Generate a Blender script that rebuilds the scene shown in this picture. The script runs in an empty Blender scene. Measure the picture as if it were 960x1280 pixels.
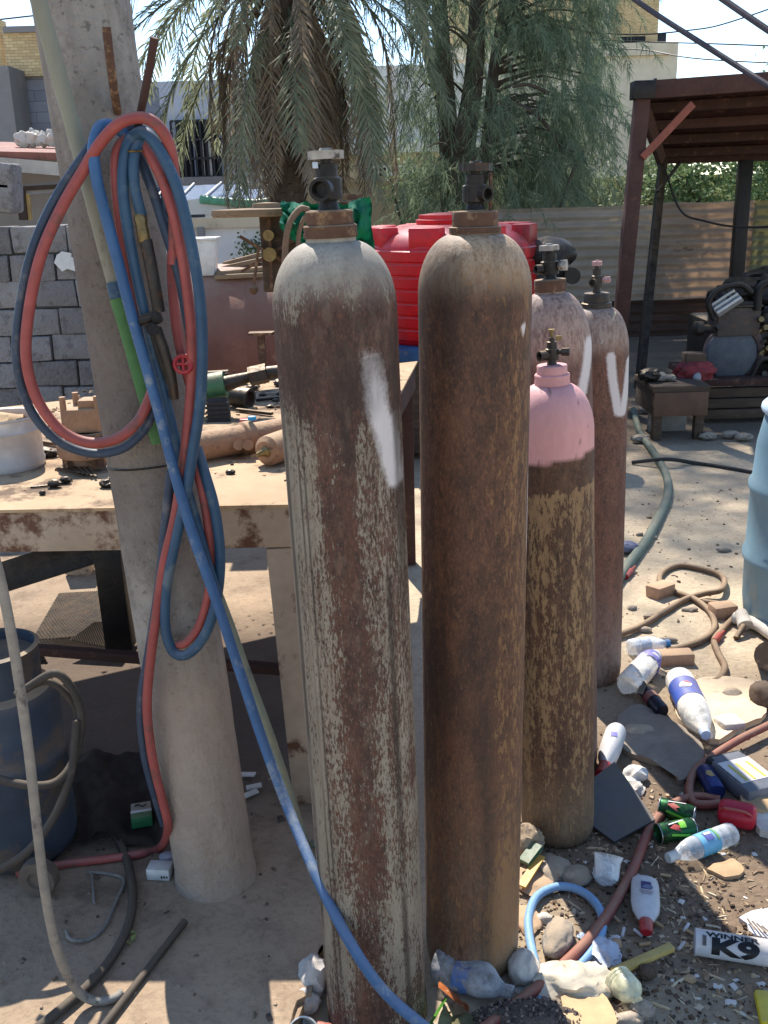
import bpy, bmesh, math, random
import numpy as np
from mathutils import Vector, Matrix, noise
random.seed(7); rng = np.random.default_rng(7)
R = math.radians
sc = bpy.context.scene
col = sc.collection

# ------------------------------------------------------------ camera, sky, sun, exposure
CAM_H, PITCH, ROLL, FOC = 1.65, R(17.74), R(1.6), 1250.0
_f = Vector((0, math.cos(PITCH), -math.sin(PITCH)))
_u0 = Vector((0, math.sin(PITCH), math.cos(PITCH))); _r0 = Vector((1, 0, 0))
_r = _r0*math.cos(ROLL) - _u0*math.sin(ROLL); _u = _u0*math.cos(ROLL) + _r0*math.sin(ROLL)
cd = bpy.data.cameras.new('camera'); cam = bpy.data.objects.new('camera', cd); col.objects.link(cam)
M = Matrix((_r, _u, -_f)).transposed().to_4x4(); M.translation = (0, 0, CAM_H)
cam.matrix_world = M
cd.sensor_fit = 'AUTO'; cd.sensor_width = 36; cd.lens = 36*FOC/1280
cd.clip_start = .05; cd.clip_end = 2000
sc.camera = cam
SUN_EL, SUN_AZ = R(52), R(-15)          # sun stands ahead of the camera, a little to the left
w = bpy.data.worlds.new('World'); sc.world = w; w.use_nodes = True
bg = w.node_tree.nodes['Background']; sky = w.node_tree.nodes.new('ShaderNodeTexSky')
sky.sky_type = 'NISHITA'; sky.sun_disc = False; sky.sun_elevation = SUN_EL; sky.sun_rotation = SUN_AZ
sky.dust_density = .1; sky.air_density = 1.0; sky.ozone_density = 1.2; sky.altitude = 1300
w.node_tree.links.new(sky.outputs[0], bg.inputs[0]); bg.inputs[1].default_value = .13
sl = bpy.data.lights.new('sun', 'SUN'); sl.energy = 4.0; sl.angle = R(.55); sl.color = (1, .95, .88)
so = bpy.data.objects.new('sun', sl); col.objects.link(so)
sdir = Vector((math.sin(SUN_AZ)*math.cos(SUN_EL), math.cos(SUN_AZ)*math.cos(SUN_EL), math.sin(SUN_EL)))
so.rotation_euler = sdir.to_track_quat('Z', 'Y').to_euler(); so.location = (0, 0, 20)
sc.view_settings.view_transform = 'Standard'; sc.view_settings.look = 'None'
sc.view_settings.exposure = 1.12; sc.view_settings.gamma = 1

# ------------------------------------------------------------ helpers
def ray(x, y): return _f + _r*((x-480)/FOC) - _u*((y-640)/FOC)
def G(x, y, z=0.0):                      # point at height z
    r = ray(x, y); return Vector((0, 0, CAM_H)) + r*((z-CAM_H)/r.z)
def D(x, y, d):                          # point at distance d ahead
    r = ray(x, y); return Vector((0, 0, CAM_H)) + r*(d/r.y)
def S(r, g, b):
    f = lambda c: (c/255/12.92 if c <= 10 else ((c/255+.055)/1.055)**2.4)
    return (f(r), f(g), f(b), 1)
def ns(p, s=1.0): return noise.noise(Vector(p)*s)

def tag(o, label, cat, group=None):
    o['label'] = label; o['category'] = cat
    if group: o['group'] = group
    return o
def thing(name, label, cat, loc=(0, 0, 0), rot=None, group=None):
    o = bpy.data.objects.new(name, None); col.objects.link(o); o.empty_display_size = .1
    m = (rot.to_4x4() if rot is not None else Matrix.Identity(4)); m.translation = Vector(loc)
    o.matrix_world = m; WM[o.name] = m.copy()
    return tag(o, label, cat, group)
WM = {}
def frame(z, x=None):                    # rotation with local z along z, local x near x
    z = Vector(z).normalized(); x = Vector(x or (1, 0, 0))
    x = x - z*x.dot(z)
    if x.length < 1e-4: x = Vector((0, 1, 0)) - z*z.y
    x.normalize(); y = z.cross(x)
    return Matrix((x, y, z)).transposed()

def spline(pts, step=None, k=6):
    P = [Vector(p) for p in pts]
    if len(P) < 3: return P
    P = [P[0]*2-P[1]] + P + [P[-1]*2-P[-2]]; out = []
    for i in range(1, len(P)-2):
        a, b, c, d = P[i-1:i+3]
        for j in range(k):
            t = j/k
            out.append(.5*((2*b)+(c-a)*t+(2*a-5*b+4*c-d)*t*t+(3*b-a-3*c+d)*t**3))
    out.append(P[-2]); return out

class MB:
    def __init__(s): s.bm = bmesh.new(); s.m = Matrix.Identity(4)
    def at(s, loc, rot=None):
        s.m = rot.to_4x4() if rot is not None else Matrix.Identity(4); s.m.translation = Vector(loc); return s
    def v(s, p): return s.bm.verts.new(s.m @ Vector(p))
    def box(s, c, sz, rot=None, bev=0, tap=None):
        vs = []; c = Vector(c)
        for x in (-.5, .5):
            for y in (-.5, .5):
                for z in (-.5, .5):
                    t = tap if (tap and z > 0) else 1
                    q = Vector((x*sz[0]*t, y*sz[1]*t, z*sz[2]))
                    if rot is not None: q = rot @ q
                    vs.append(s.v(c+q))
        fs = [s.bm.faces.new([vs[i] for i in f]) for f in ((0,1,3,2),(4,6,7,5),(0,4,5,1),(2,3,7,6),(0,2,6,4),(1,5,7,3))]
        if bev:
            es = list({e for f in fs for e in f.edges})
            bmesh.ops.bevel(s.bm, geom=es, offset=bev, segments=2, affect='EDGES', profile=.5)
        return s
    def bar(s, a, b, wd, ht, up=(0, 0, 1), bev=0):
        a = Vector(a); b = Vector(b); r = frame(b-a, up)
        return s.box((a+b)/2, (ht, wd, (b-a).length), r, bev)
    def lathe(s, prof, n=32, loc=(0, 0, 0), rot=None, sq=1.0, wob=0.0):
        loc = Vector(loc); rings = []
        for r, z in prof:
            if r < 1e-6:
                q = Vector((0, 0, z)); q = rot @ q if rot is not None else q
                rings.append([s.v(loc+q)])
            else:
                ring = []
                for i in range(n):
                    a = 2*math.pi*i/n
                    q = Vector((r*math.cos(a), r*sq*math.sin(a), z))
                    if wob: q *= 1; q.x *= 1+wob*ns((q.x*20, q.y*20, z*20)); q.y *= 1+wob*ns((q.y*20+9, q.x*20, z*20))
                    q = rot @ q if rot is not None else q
                    ring.append(s.v(loc+q))
                rings.append(ring)
        for A, B in zip(rings, rings[1:]):
            if len(A) == 1 and len(B) == 1: continue
            for i in range(n):
                j = (i+1) % n
                if len(A) == 1: s.bm.faces.new((A[0], B[j], B[i]))
                elif len(B) == 1: s.bm.faces.new((A[i], A[j], B[0]))
                else: s.bm.faces.new((A[i], A[j], B[j], B[i]))
        return s
    def cyl(s, a, b, r, r2=None, n=20):
        a = Vector(a); b = Vector(b); L = (b-a).length; r2 = r if r2 is None else r2
        return s.lathe([(0, 0), (r, 0), (r2, L), (0, L)], n, a, frame(b-a))
    def torus(s, c, ax, Rr, r, n=28, k=10, arc=1.0):
        rot = frame(ax); c = Vector(c)
        pts = [c+rot @ Vector((Rr*math.cos(2*math.pi*arc*i/n), Rr*math.sin(2*math.pi*arc*i/n), 0)) for i in range(n+(arc < 1))]
        return s.tube(pts, r, k, closed=arc >= 1, smooth=False)
    def tube(s, pts, r, n=10, closed=False, smooth=True, k=6, cap=True):
        P = spline(pts, k=k) if smooth else [Vector(p) for p in pts]
        m = len(P); rings = []; t0 = None; x = None
        for i, p in enumerate(P):
            a = P[(i-1) % m] if (i or closed) else P[0]; b = P[(i+1) % m] if (i < m-1 or closed) else P[-1]
            t = (b-a).normalized()
            if x is None: x = frame(t).col[0]
            x = (x-t*x.dot(t))
            if x.length < 1e-6: x = frame(t).col[0]
            x = x.normalized(); y = t.cross(x)
            rr = r(i/(m-1)) if callable(r) else r
            rings.append([s.v(p+(x*math.cos(2*math.pi*j/n)+y*math.sin(2*math.pi*j/n))*rr) for j in range(n)])
        for i in range(m if closed else m-1):
            A, B = rings[i], rings[(i+1) % m]
            for j in range(n): s.bm.faces.new((A[j], A[(j+1) % n], B[(j+1) % n], B[j]))
        if cap and not closed:
            s.bm.faces.new(rings[0][::-1]); s.bm.faces.new(rings[-1])
        return s
    def prism(s, pts, th, rot=None, loc=(0, 0, 0)):     # outline in local xy, thickness along +z
        loc = Vector(loc); f = lambda p: loc + (rot @ Vector(p) if rot is not None else Vector(p))
        a = [s.v(f((x, y, 0))) for x, y in pts]; b = [s.v(f((x, y, th))) for x, y in pts]
        s.bm.faces.new(a[::-1]); s.bm.faces.new(b); n = len(a)
        for i in range(n): s.bm.faces.new((a[i], a[(i+1) % n], b[(i+1) % n], b[i]))
        return s
    def plate(s, pts, th):                              # closed 3D polygon pushed down by th
        P = [Vector(p) for p in pts]; nrm = (P[1]-P[0]).cross(P[2]-P[0]).normalized()
        if nrm.z < 0: P = P[::-1]; nrm = -nrm
        a = [s.v(p) for p in P]; b = [s.v(p-nrm*th) for p in P]
        s.bm.faces.new(a); s.bm.faces.new(b[::-1]); n = len(a)
        for i in range(n): s.bm.faces.new((a[i], b[i], b[(i+1) % n], a[(i+1) % n]))
        return s
    def blob(s, c, sz, sub=3, amp=.2, fr=1.6, rot=None, seed=0, flat=0):
        c = Vector(c); t = bmesh.new(); bmesh.ops.create_icosphere(t, subdivisions=sub, radius=1)
        mp = {}
        for v in t.verts:
            d = v.co.normalized(); k = 1+amp*noise.fractal(d*fr+Vector((seed*7.3, seed*3.1, 0)), .8, 2.1, 4)
            q = Vector((d.x*sz[0], d.y*sz[1], d.z*sz[2]))*k
            if flat and q.z < -flat*sz[2]: q.z = -flat*sz[2]
            if rot is not None: q = rot @ q
            mp[v.index] = s.v(c+q)
        for f in t.faces: s.bm.faces.new([mp[v.index] for v in f.verts])
        t.free(); return s
    def crumple(s, c, sz, sub=4, amp=.35, seed=0, rot=None, fr=2.2, flat=.7):
        c = Vector(c); t = bmesh.new(); bmesh.ops.create_icosphere(t, subdivisions=sub, radius=1); mp = {}
        for v in t.verts:
            d = v.co.normalized()
            k = 1-amp*abs(noise.noise(d*fr*.8+Vector((seed*5.1, 0, seed))))*1.5-amp*.4*abs(noise.noise(d*fr*1.9+Vector((0, seed, 0))))*1.3
            q = Vector((d.x*sz[0], d.y*sz[1], d.z*sz[2]))*k
            if q.z < -flat*sz[2]: q.z = -flat*sz[2]
            if rot is not None: q = rot @ q
            mp[v.index] = s.v(c+q)
        for f in t.faces: s.bm.faces.new([mp[v.index] for v in f.verts])
        t.free(); return s
    def sheet(s, fn, nu, nv):                           # open surface fn(u,v)
        g = [[s.v(fn(i/nu, j/nv)) for j in range(nv+1)] for i in range(nu+1)]
        for i in range(nu):
            for j in range(nv): s.bm.faces.new((g[i][j], g[i+1][j], g[i+1][j+1], g[i][j+1]))
        return s
    def thick(s, th):
        r = bmesh.ops.solidify(s.bm, geom=list(s.bm.faces), thickness=th); return s
    def jitter(s, a, fr=8):
        for v in s.bm.verts: v.co += noise.noise_vector(v.co*fr)*a
        return s
    def build(s, name, mat, parent=None, local=False, ang=40, flat=False, attrs=None):
        me = bpy.data.meshes.new(name)
        if not local:
            if parent is not None:
                m = mworld(parent).inverted()
            else:
                xs = [v.co for v in s.bm.verts]
                lo = Vector((min(v.x for v in xs), min(v.y for v in xs), min(v.z for v in xs))); hi = Vector((max(v.x for v in xs), max(v.y for v in xs), 0))
                org = Vector(((lo.x+hi.x)/2, (lo.y+hi.y)/2, lo.z)); m = Matrix.Translation(-org)
            bmesh.ops.transform(s.bm, matrix=m, verts=s.bm.verts)
        bmesh.ops.recalc_face_normals(s.bm, faces=s.bm.faces)
        s.bm.to_mesh(me); s.bm.free(); me.materials.append(mat)
        o = bpy.data.objects.new(name, me); col.objects.link(o)
        if parent is not None: o.parent = parent
        elif not local: o.location = org
        WM[o.name] = (mworld(parent) if parent is not None else Matrix.Translation(o.location))
        if not flat:
            me.shade_smooth(); me.set_sharp_from_angle(angle=R(ang))
        return o
def mworld(o): return WM[o.name]
def top(name, mb, mat, label, cat, group=None, **k): return tag(mb.build(name, mat, None, **k), label, cat, group)
def struct(name, mb, mat, **k):
    o = mb.build(name, mat, None, **k); o['kind'] = 'structure'; return o
def raw(name, verts, faces, mat, parent=None, smooth=False):
    me = bpy.data.meshes.new(name); vs = np.asarray(verts, dtype=float)
    if parent is not None: vs = vs-np.array(mworld(parent).translation)
    me.from_pydata(vs.tolist(), [], faces); me.materials.append(mat)
    o = bpy.data.objects.new(name, me); col.objects.link(o)
    if parent is not None: o.parent = parent
    if smooth: me.shade_smooth()
    WM[o.name] = mworld(parent) if parent is not None else Matrix.Identity(4)
    return o

# ------------------------------------------------------------ materials
class T:
    def __init__(s, name):
        s.mat = bpy.data.materials.new(name); s.mat.use_nodes = True; s.nt = s.mat.node_tree
        s.b = s.nt.nodes['Principled BSDF']; s.out = s.nt.nodes['Material Output']; s._c = None
    def n(s, typ, ins=None, **pr):
        nd = s.nt.nodes.new('ShaderNode'+typ)
        for k, v in pr.items(): setattr(nd, k, v)
        for k, v in (ins or {}).items(): s.put(nd.inputs[k], v)
        return nd
    def put(s, sock, v):
        if isinstance(v, bpy.types.NodeSocket): s.nt.links.new(v, sock)
        elif isinstance(v, bpy.types.Node): s.nt.links.new(v.outputs[0], sock)
        else:
            try: sock.default_value = v
            except Exception: sock.default_value = v[:3]
    def co(s, scale=(1, 1, 1), kind='Object'):
        c = s.n('TexCoord').outputs[kind]
        if tuple(scale) == (1, 1, 1): return c
        return s.n('Mapping', {'Vector': c, 'Scale': scale}).outputs[0]
    def noise(s, sc_=5, det=5, rough=.6, co=None, dist=0):
        return s.n('TexNoise', {'Vector': co or s.co(), 'Scale': sc_, 'Detail': det, 'Roughness': rough, 'Distortion': dist}).outputs[0]
    def step(s, v, lo, hi):
        return s.n('MapRange', {0: v, 1: lo, 2: hi, 3: 0.0, 4: 1.0}, clamp=True).outputs[0]
    def math(s, op, a, b=0.0, clamp=False):
        m = s.n('Math', {0: a, 1: b}, operation=op); m.use_clamp = clamp; return m.outputs[0]
    def mix(s, f, a, b, mode='MIX'):
        m = s.n('Mix', data_type='RGBA', blend_type=mode)
        s.put(m.inputs[0], f); s.put(m.inputs[6], a); s.put(m.inputs[7], b); return m.outputs[2]
    def attr(s, name): return s.n('Attribute', attribute_name=name).outputs['Fac']
    def bump(s, h, st=.3, d=.01, nrm=None):
        b = s.n('Bump', {'Height': h, 'Strength': st, 'Distance': d})
        if nrm is not None: s.put(b.inputs['Normal'], nrm)
        s.put(s.b.inputs['Normal'], b.outputs[0]); return b.outputs[0]
    def up(s):                                   # 1 where the surface faces upwards
        g = s.n('NewGeometry').outputs['Normal']; x = s.n('SeparateXYZ', {0: g}).outputs[2]; return x
    def set(s, **k):
        for a, v in k.items(): s.put(s.b.inputs[{'c': 'Base Color', 'r': 'Roughness', 'm': 'Metallic', 't': 'Transmission Weight', 'a': 'Alpha', 'sp': 'Specular IOR Level', 'ior': 'IOR'}[a]], v)
        return s.mat
_mats = {}
def weath(name, a, b, c=None, scale=6, amt=.42, rough=.75, metal=0, bump=.25, st=(1, 1, 1), dust=None, dustamt=.6, sp=.3, det=6):
    if name in _mats: return _mats[name]
    t = T(name); co = t.co(st)
    n1 = t.noise(scale, det, .65, co); n2 = t.noise(scale*5.3, 4, .6, co)
    cl = t.mix(t.step(n1, .3, .7), a, b)
    cl = t.mix(t.math('MULTIPLY', t.step(n2, .35, .75), .35), cl, tuple(x*.55 for x in a[:3])+(1,))
    if c:
        n3 = t.noise(scale*1.7, 8, .72, t.n('Mapping', {'Vector': co, 'Location': (3, 7, 1)}).outputs[0])
        cl = t.mix(t.step(n3, 1-amt-.04, 1-amt+.06), cl, c)
    if dust:
        d = t.math('MULTIPLY', t.step(t.up(), .25, .9), t.step(n1, .2, .6)); d = t.math('MULTIPLY', d, dustamt)
        cl = t.mix(d, cl, dust)
    t.bump(t.math('ADD', n1, t.math('MULTIPLY', n2, .4)), bump, .012)
    t.set(c=cl, r=t.n('MapRange', {0: n2, 3: max(.05, rough-.15), 4: min(1, rough+.15)}).outputs[0], m=metal, sp=sp)
    _mats[name] = t.mat; return t.mat
def plain(name, c, rough=.5, metal=0, var=.15, bump=.05, scale=12, sp=.4):
    d = tuple(x*(1-var*2.2) for x in c[:3])+(1,)
    return weath(name, c, d, None, scale, rough=rough, metal=metal, bump=bump, sp=sp, dust=DUST, dustamt=.3)
def clear(name, tint=(.85, .88, .9, 1), op=.35, rough=.12):
    t = T(name); n1 = t.noise(30, 3, .6); t.bump(n1, .5, .006)
    t.set(c=tint, r=rough, sp=.6)
    tr = t.n('BsdfTransparent', {0: (.97, .98, .98, 1)})
    lw = t.n('LayerWeight', {0: .35}).outputs[1]
    fac = t.math('ADD', t.math('MULTIPLY', lw, .75), t.math('MULTIPLY', t.step(n1, .2, .8), op), clamp=True)
    mx = t.n('MixShader', {0: fac, 1: tr.outputs[0], 2: t.b.outputs[0]})
    t.put(t.out.inputs[0], mx.outputs[0]); return t.mat

DUST = S(188, 162, 128)
m_steel = weath('worn_dark_steel', S(70, 66, 62), S(48, 44, 42), S(96, 66, 48), 14, .4, .5, .55, .3, dust=DUST, dustamt=.35)
m_black = weath('black_oily_steel', S(30, 29, 29), S(46, 42, 40), S(70, 55, 45), 16, .35, .45, .4, .25, dust=DUST, dustamt=.3)
m_rust = weath('brown_rust', S(104, 76, 58), S(74, 54, 44), S(138, 108, 80), 16, .44, .85, 0, .5, dust=S(180, 158, 130), dustamt=.6)
m_rustd = weath('dark_red_rust', S(74, 50, 44), S(56, 40, 36), S(100, 74, 58), 7, .4, .8, .05, .3)
m_brass = weath('dull_brass', S(150, 128, 84), S(100, 86, 60), S(80, 66, 50), 18, .4, .45, .7, .2)
m_white = plain('off_white_plastic', S(226, 224, 218), .4)
m_redcap = plain('red_plastic', S(172, 36, 44), .4, var=.2)
m_wood = weath('weathered_wood', S(150, 126, 98), S(112, 92, 72), S(84, 70, 56), 5, .4, .85, 0, .4, (1, 1, 6))
m_wooddark = weath('old_dark_wood', S(92, 76, 62), S(66, 54, 46), S(120, 100, 80), 5, .36, .85, 0, .4, (1, 6, 6))
m_blackrub = weath('black_rubber', S(42, 42, 42), S(60, 57, 54), None, 10, rough=.7, bump=.1)
m_hosered = weath('red_rubber_hose', S(164, 84, 78), S(134, 64, 62), S(112, 74, 68), 9, .42, .55, 0, .08, dust=S(200, 170, 150), dustamt=.25)
m_hoseblue = weath('blue_rubber_hose', S(54, 86, 112), S(42, 70, 96), S(84, 100, 112), 8, .42, .5, 0, .08, dust=S(190, 190, 190), dustamt=.25)
m_hosenavy = weath('navy_rubber_hose', S(58, 72, 90), S(42, 54, 72), S(90, 92, 96), 8, .42, .55, 0, .08, dust=S(170, 165, 160), dustamt=.25)
m_hosebright = weath('bright_blue_hose', S(62, 100, 142), S(50, 84, 124), S(120, 130, 140), 8, .42, .5, 0, .08, dust=S(200, 200, 200), dustamt=.25)
m_hosegrey = weath('grey_dusty_hose', S(150, 142, 130), S(112, 108, 102), S(86, 82, 78), 14, .4, .7, 0, .15)
m_hosedark = weath('dark_dusty_hose', S(74, 68, 62), S(54, 50, 47), S(92, 84, 76), 14, .35, .8, 0, .15, dust=DUST, dustamt=.15)
m_hosebrown = weath('brown_dusty_hose', S(132, 106, 84), S(104, 84, 68), S(86, 68, 56), 12, .4, .8, 0, .15, dust=DUST, dustamt=.5)
m_hosemaroon = weath('maroon_hose', S(142, 70, 62), S(112, 56, 52), S(160, 100, 84), 12, .36, .65, 0, .1, dust=DUST, dustamt=.35)
m_hosegreen = weath('green_dusty_hose', S(98, 118, 108), S(80, 98, 92), S(140, 144, 130), 10, .36, .7, 0, .1, dust=DUST, dustamt=.3)
m_card = weath('brown_cardboard', S(188, 158, 120), S(160, 132, 100), S(120, 98, 76), 8, .32, .9, 0, .15)
m_stone = weath('grey_stone', S(150, 142, 132), S(120, 112, 104), S(176, 166, 150), 9, .36, .9, 0, .5, dust=DUST)
m_stonew = weath('pale_plaster_lump', S(214, 204, 190), S(184, 172, 156), S(150, 136, 116), 9, .32, .9, 0, .5)
m_clear = clear('clear_plastic')
m_cloud = clear('cloudy_plastic', (.8, .76, .68, 1), .9, .35)
m_bagw = weath('white_plastic_bag', S(208, 196, 174), S(184, 168, 142), S(150, 130, 104), 9, .4, .45, 0, .3)
m_label = plain('blue_paper_label', S(52, 88, 178), .5)

def cylmat(name, ra, rb, paint, grime, dustc, st=.3, fl=70, rough=.6):
    t = T(name); co = t.co((1, 1, st)); cof = t.co((1, 1, .32))
    n0 = t.noise(5, 4, .6, t.co((1, 1, .5))); n1 = t.noise(18, 7, .7, co); n2 = t.noise(fl, 8, .78, cof); n3 = t.noise(150, 3, .6)
    stv = t.noise(36, 5, .6, t.co((1, 1, .04)))
    rust = t.mix(t.step(n1, .32, .68), ra, rb)
    rust = t.mix(t.math('MULTIPLY', t.step(n0, .4, .65), .6), rust, grime)
    rust = t.mix(t.math('MULTIPLY', t.step(n3, .45, .75), .4), rust, tuple(x*1.7 for x in rb[:3])+(1,))
    rust = t.mix(t.math('MULTIPLY', t.step(stv, .5, .72), .45), rust, grime)
    fk = t.attr('flake')
    n6 = t.noise(210, 5, .75, t.co((1, 1, .5))); n7 = t.noise(75, 6, .8, t.co((1, 1, .4)))
    rust = t.mix(t.math('MULTIPLY', t.step(n6, .5, .62), .5), rust, tuple(x*1.9 for x in ra[:3])+(1,))
    rust = t.mix(t.math('MULTIPLY', t.step(n7, .54, .62), .62), rust, tuple(x*.55 for x in grime[:3])+(1,))
    # blend of fine chips and long streaks decides where paint still holds
    h = t.math('ADD', t.math('MULTIPLY', n2, .78), t.math('MULTIPLY', stv, .22))
    d = t.math('SUBTRACT', t.math('ADD', fk, .02), h)
    pm = t.math('MULTIPLY', d, 30.0, clamp=True)
    pcol = t.mix(t.step(n1, .3, .7), paint, tuple(x*.72 for x in paint[:3])+(1,))
    pcol = t.mix(t.math('MULTIPLY', t.step(stv, .48, .7), .5), pcol, tuple(x*.45 for x in paint[:3])+(1,))
    n4 = t.noise(48, 6, .7, t.co((1, 1, .35))); rust = t.mix(t.math('MULTIPLY', t.step(n4, .5, .64), .42), rust, tuple(.35*x+.65*y for x, y in zip(paint[:3], ra[:3]))+(1,))
    n5 = t.noise(30, 6, .75, t.co((1, 1, .6))); rust = t.mix(t.math('MULTIPLY', t.step(n5, .52, .66), .5), rust, grime)
    pcol = t.mix(t.math('MULTIPLY', t.step(n4, .46, .66), .55), pcol, tuple(.5*x+.5*y for x, y in zip(paint[:3], ra[:3]))+(1,))
    pcol = t.mix(t.math('MULTIPLY', t.step(n0, .45, .62), .35), pcol, tuple(.6*x+.4*y for x, y in zip(paint[:3], ra[:3]))+(1,))
    c = t.mix(pm, rust, pcol)
    du = t.math('MULTIPLY', t.attr('dust'), t.math('ADD', t.math('MULTIPLY', t.step(n2, .40, .56), .65), t.math('MULTIPLY', t.step(n1, .3, .6), .35)), clamp=True); c = t.mix(du, c, dustc)
    sv = t.math('MULTIPLY', t.math('ADD', t.attr('spray'), t.math('SUBTRACT', t.math('MULTIPLY', t.math('ADD', n2, n3), .55), .72)), 1.7, clamp=True); sv = t.math('MULTIPLY', sv, .8); c = t.mix(sv, c, S(214, 208, 206))
    c = t.mix(t.math('MULTIPLY', t.attr('line'), t.step(t.noise(12, 4, .6, co), .3, .5), clamp=True), c, S(38, 28, 24))
    c = t.mix(t.attr('pink'), c, t.mix(t.step(n1, .3, .75), S(218, 162, 158), S(188, 138, 136)))
    t.bump(t.math('ADD', t.math('MULTIPLY', pm, .5), t.math('ADD', t.math('MULTIPLY', n1, .5), t.math('MULTIPLY', n3, .3))), .35, .004)
    t.set(c=c, r=t.n('MapRange', {0: n1, 3: rough-.15, 4: rough+.25}).outputs[0], m=.0, sp=.4)
    return t.mat

# ------------------------------------------------------------ ground
def gh(x, y):
    k = max(0, min(1, (8-y)/3)) if y > 0 else 1
    return (.006*ns((x*3, y*3, 0)) + .004*ns((x*11, y*11, 4)) + .002*ns((x*31, y*31, 2)))*k
def axis_lines(lo, hi, dlo, dhi, st):
    a = list(np.arange(dlo, dhi+1e-6, st)); x = dhi; s_ = st
    while x < hi: s_ *= 1.3; x += s_; a.append(x)
    x = dlo; s_ = st
    while x > lo: s_ *= 1.3; x -= s_; a.insert(0, x)
    return a
xs = axis_lines(-400, 400, -.5, 2.6, .022); ys = axis_lines(-60, 900, 1.2, 6, .022)
vv = [(x, y, gh(x, y)) for y in ys for x in xs]; nx = len(xs)
ff = [(j*nx+i, j*nx+i+1, (j+1)*nx+i+1, (j+1)*nx+i) for j in range(len(ys)-1) for i in range(nx-1)]
t = T('dry_dirt'); c0 = t.co()
n1 = t.noise(1.3, 6, .6, c0); n2 = t.noise(9, 8, .7, c0); n3 = t.noise(60, 4, .65, c0)
vor = t.n('TexVoronoi', {'Vector': c0, 'Scale': 46.0}).outputs[0]
cl = t.mix(t.step(n2, .3, .7), S(196, 178, 150), S(168, 150, 126))
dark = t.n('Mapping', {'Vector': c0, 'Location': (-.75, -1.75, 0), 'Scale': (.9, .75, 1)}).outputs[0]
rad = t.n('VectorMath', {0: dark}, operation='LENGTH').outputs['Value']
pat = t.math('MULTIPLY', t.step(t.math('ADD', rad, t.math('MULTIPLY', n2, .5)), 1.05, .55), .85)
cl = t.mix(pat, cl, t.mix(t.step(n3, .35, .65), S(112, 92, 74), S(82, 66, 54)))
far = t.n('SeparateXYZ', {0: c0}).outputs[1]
cl = t.mix(t.math('MULTIPLY', t.step(far, 6.0, 6.8), .8), cl, S(76, 68, 62))  # far ground darkened: shade around the canopy painted into the dirt colour
cl = t.mix(t.math('MULTIPLY', t.step(n3, .5, .75), .4), cl, S(120, 98, 76))
cl = t.mix(t.math('MULTIPLY', t.step(n1, .52, .68), .3), cl, S(150, 128, 104))
t.bump(t.math('ADD', t.math('MULTIPLY', n3, .5), t.math('SUBTRACT', n2, t.math('MULTIPLY', vor, .3))), .6, .015)
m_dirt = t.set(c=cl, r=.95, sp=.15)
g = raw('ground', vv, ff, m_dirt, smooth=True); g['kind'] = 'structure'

SL = .06
t = T('dusty_concrete'); c0 = t.co(); n1 = t.noise(2.2, 7, .62, c0); n2 = t.noise(11, 7, .7, c0); n3 = t.noise(70, 4, .6, c0)
cl = t.mix(t.step(n1, .3, .7), S(178, 154, 126), S(146, 126, 104))
cl = t.mix(t.math('MULTIPLY', t.step(n2, .52, .72), .5), cl, S(104, 88, 76))
cl = t.mix(t.math('MULTIPLY', t.step(n3, .5, .7), .3), cl, S(90, 78, 68))
cl = t.mix(t.math('MULTIPLY', t.step(t.noise(4.5, 8, .75, c0), .52, .64), .45), cl, S(96, 80, 68))
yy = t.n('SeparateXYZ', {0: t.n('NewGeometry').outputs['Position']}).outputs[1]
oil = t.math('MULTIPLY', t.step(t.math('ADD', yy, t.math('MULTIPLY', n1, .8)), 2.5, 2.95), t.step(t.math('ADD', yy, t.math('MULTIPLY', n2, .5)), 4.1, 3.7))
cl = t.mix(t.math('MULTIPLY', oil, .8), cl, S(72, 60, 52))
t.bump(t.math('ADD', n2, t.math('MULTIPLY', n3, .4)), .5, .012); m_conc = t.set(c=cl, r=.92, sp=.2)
e = [G(404, 1120, SL), G(410, 1165, SL), G(392, 1185, SL), G(384, 1230, SL), G(366, 1290, SL), G(340, 1380, SL)]
outl = [(p.x+.006*ns((p.y*30, 1, 1)), p.y) for p in spline(e, k=5)]
outl = [(-.12, 4.9), (-.14, 3.4)] + outl + [(-4, .2), (-4, 4.9)]
mb = MB(); mb.prism([(x, y) for x, y in outl][::-1], SL+.15, loc=(0, 0, -.15)); bmesh.ops.triangulate(mb.bm, faces=mb.bm.faces)
bmesh.ops.bevel(mb.bm, geom=[e_ for e_ in mb.bm.edges if all(v.co.z > 0 for v in e_.verts) and len(e_.link_faces) == 2 and abs(e_.link_faces[0].normal.dot(e_.link_faces[1].normal)) < .3], offset=.012, segments=2, affect='EDGES')
slab = struct('concrete_slab', mb, m_conc, ang=50)

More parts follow.
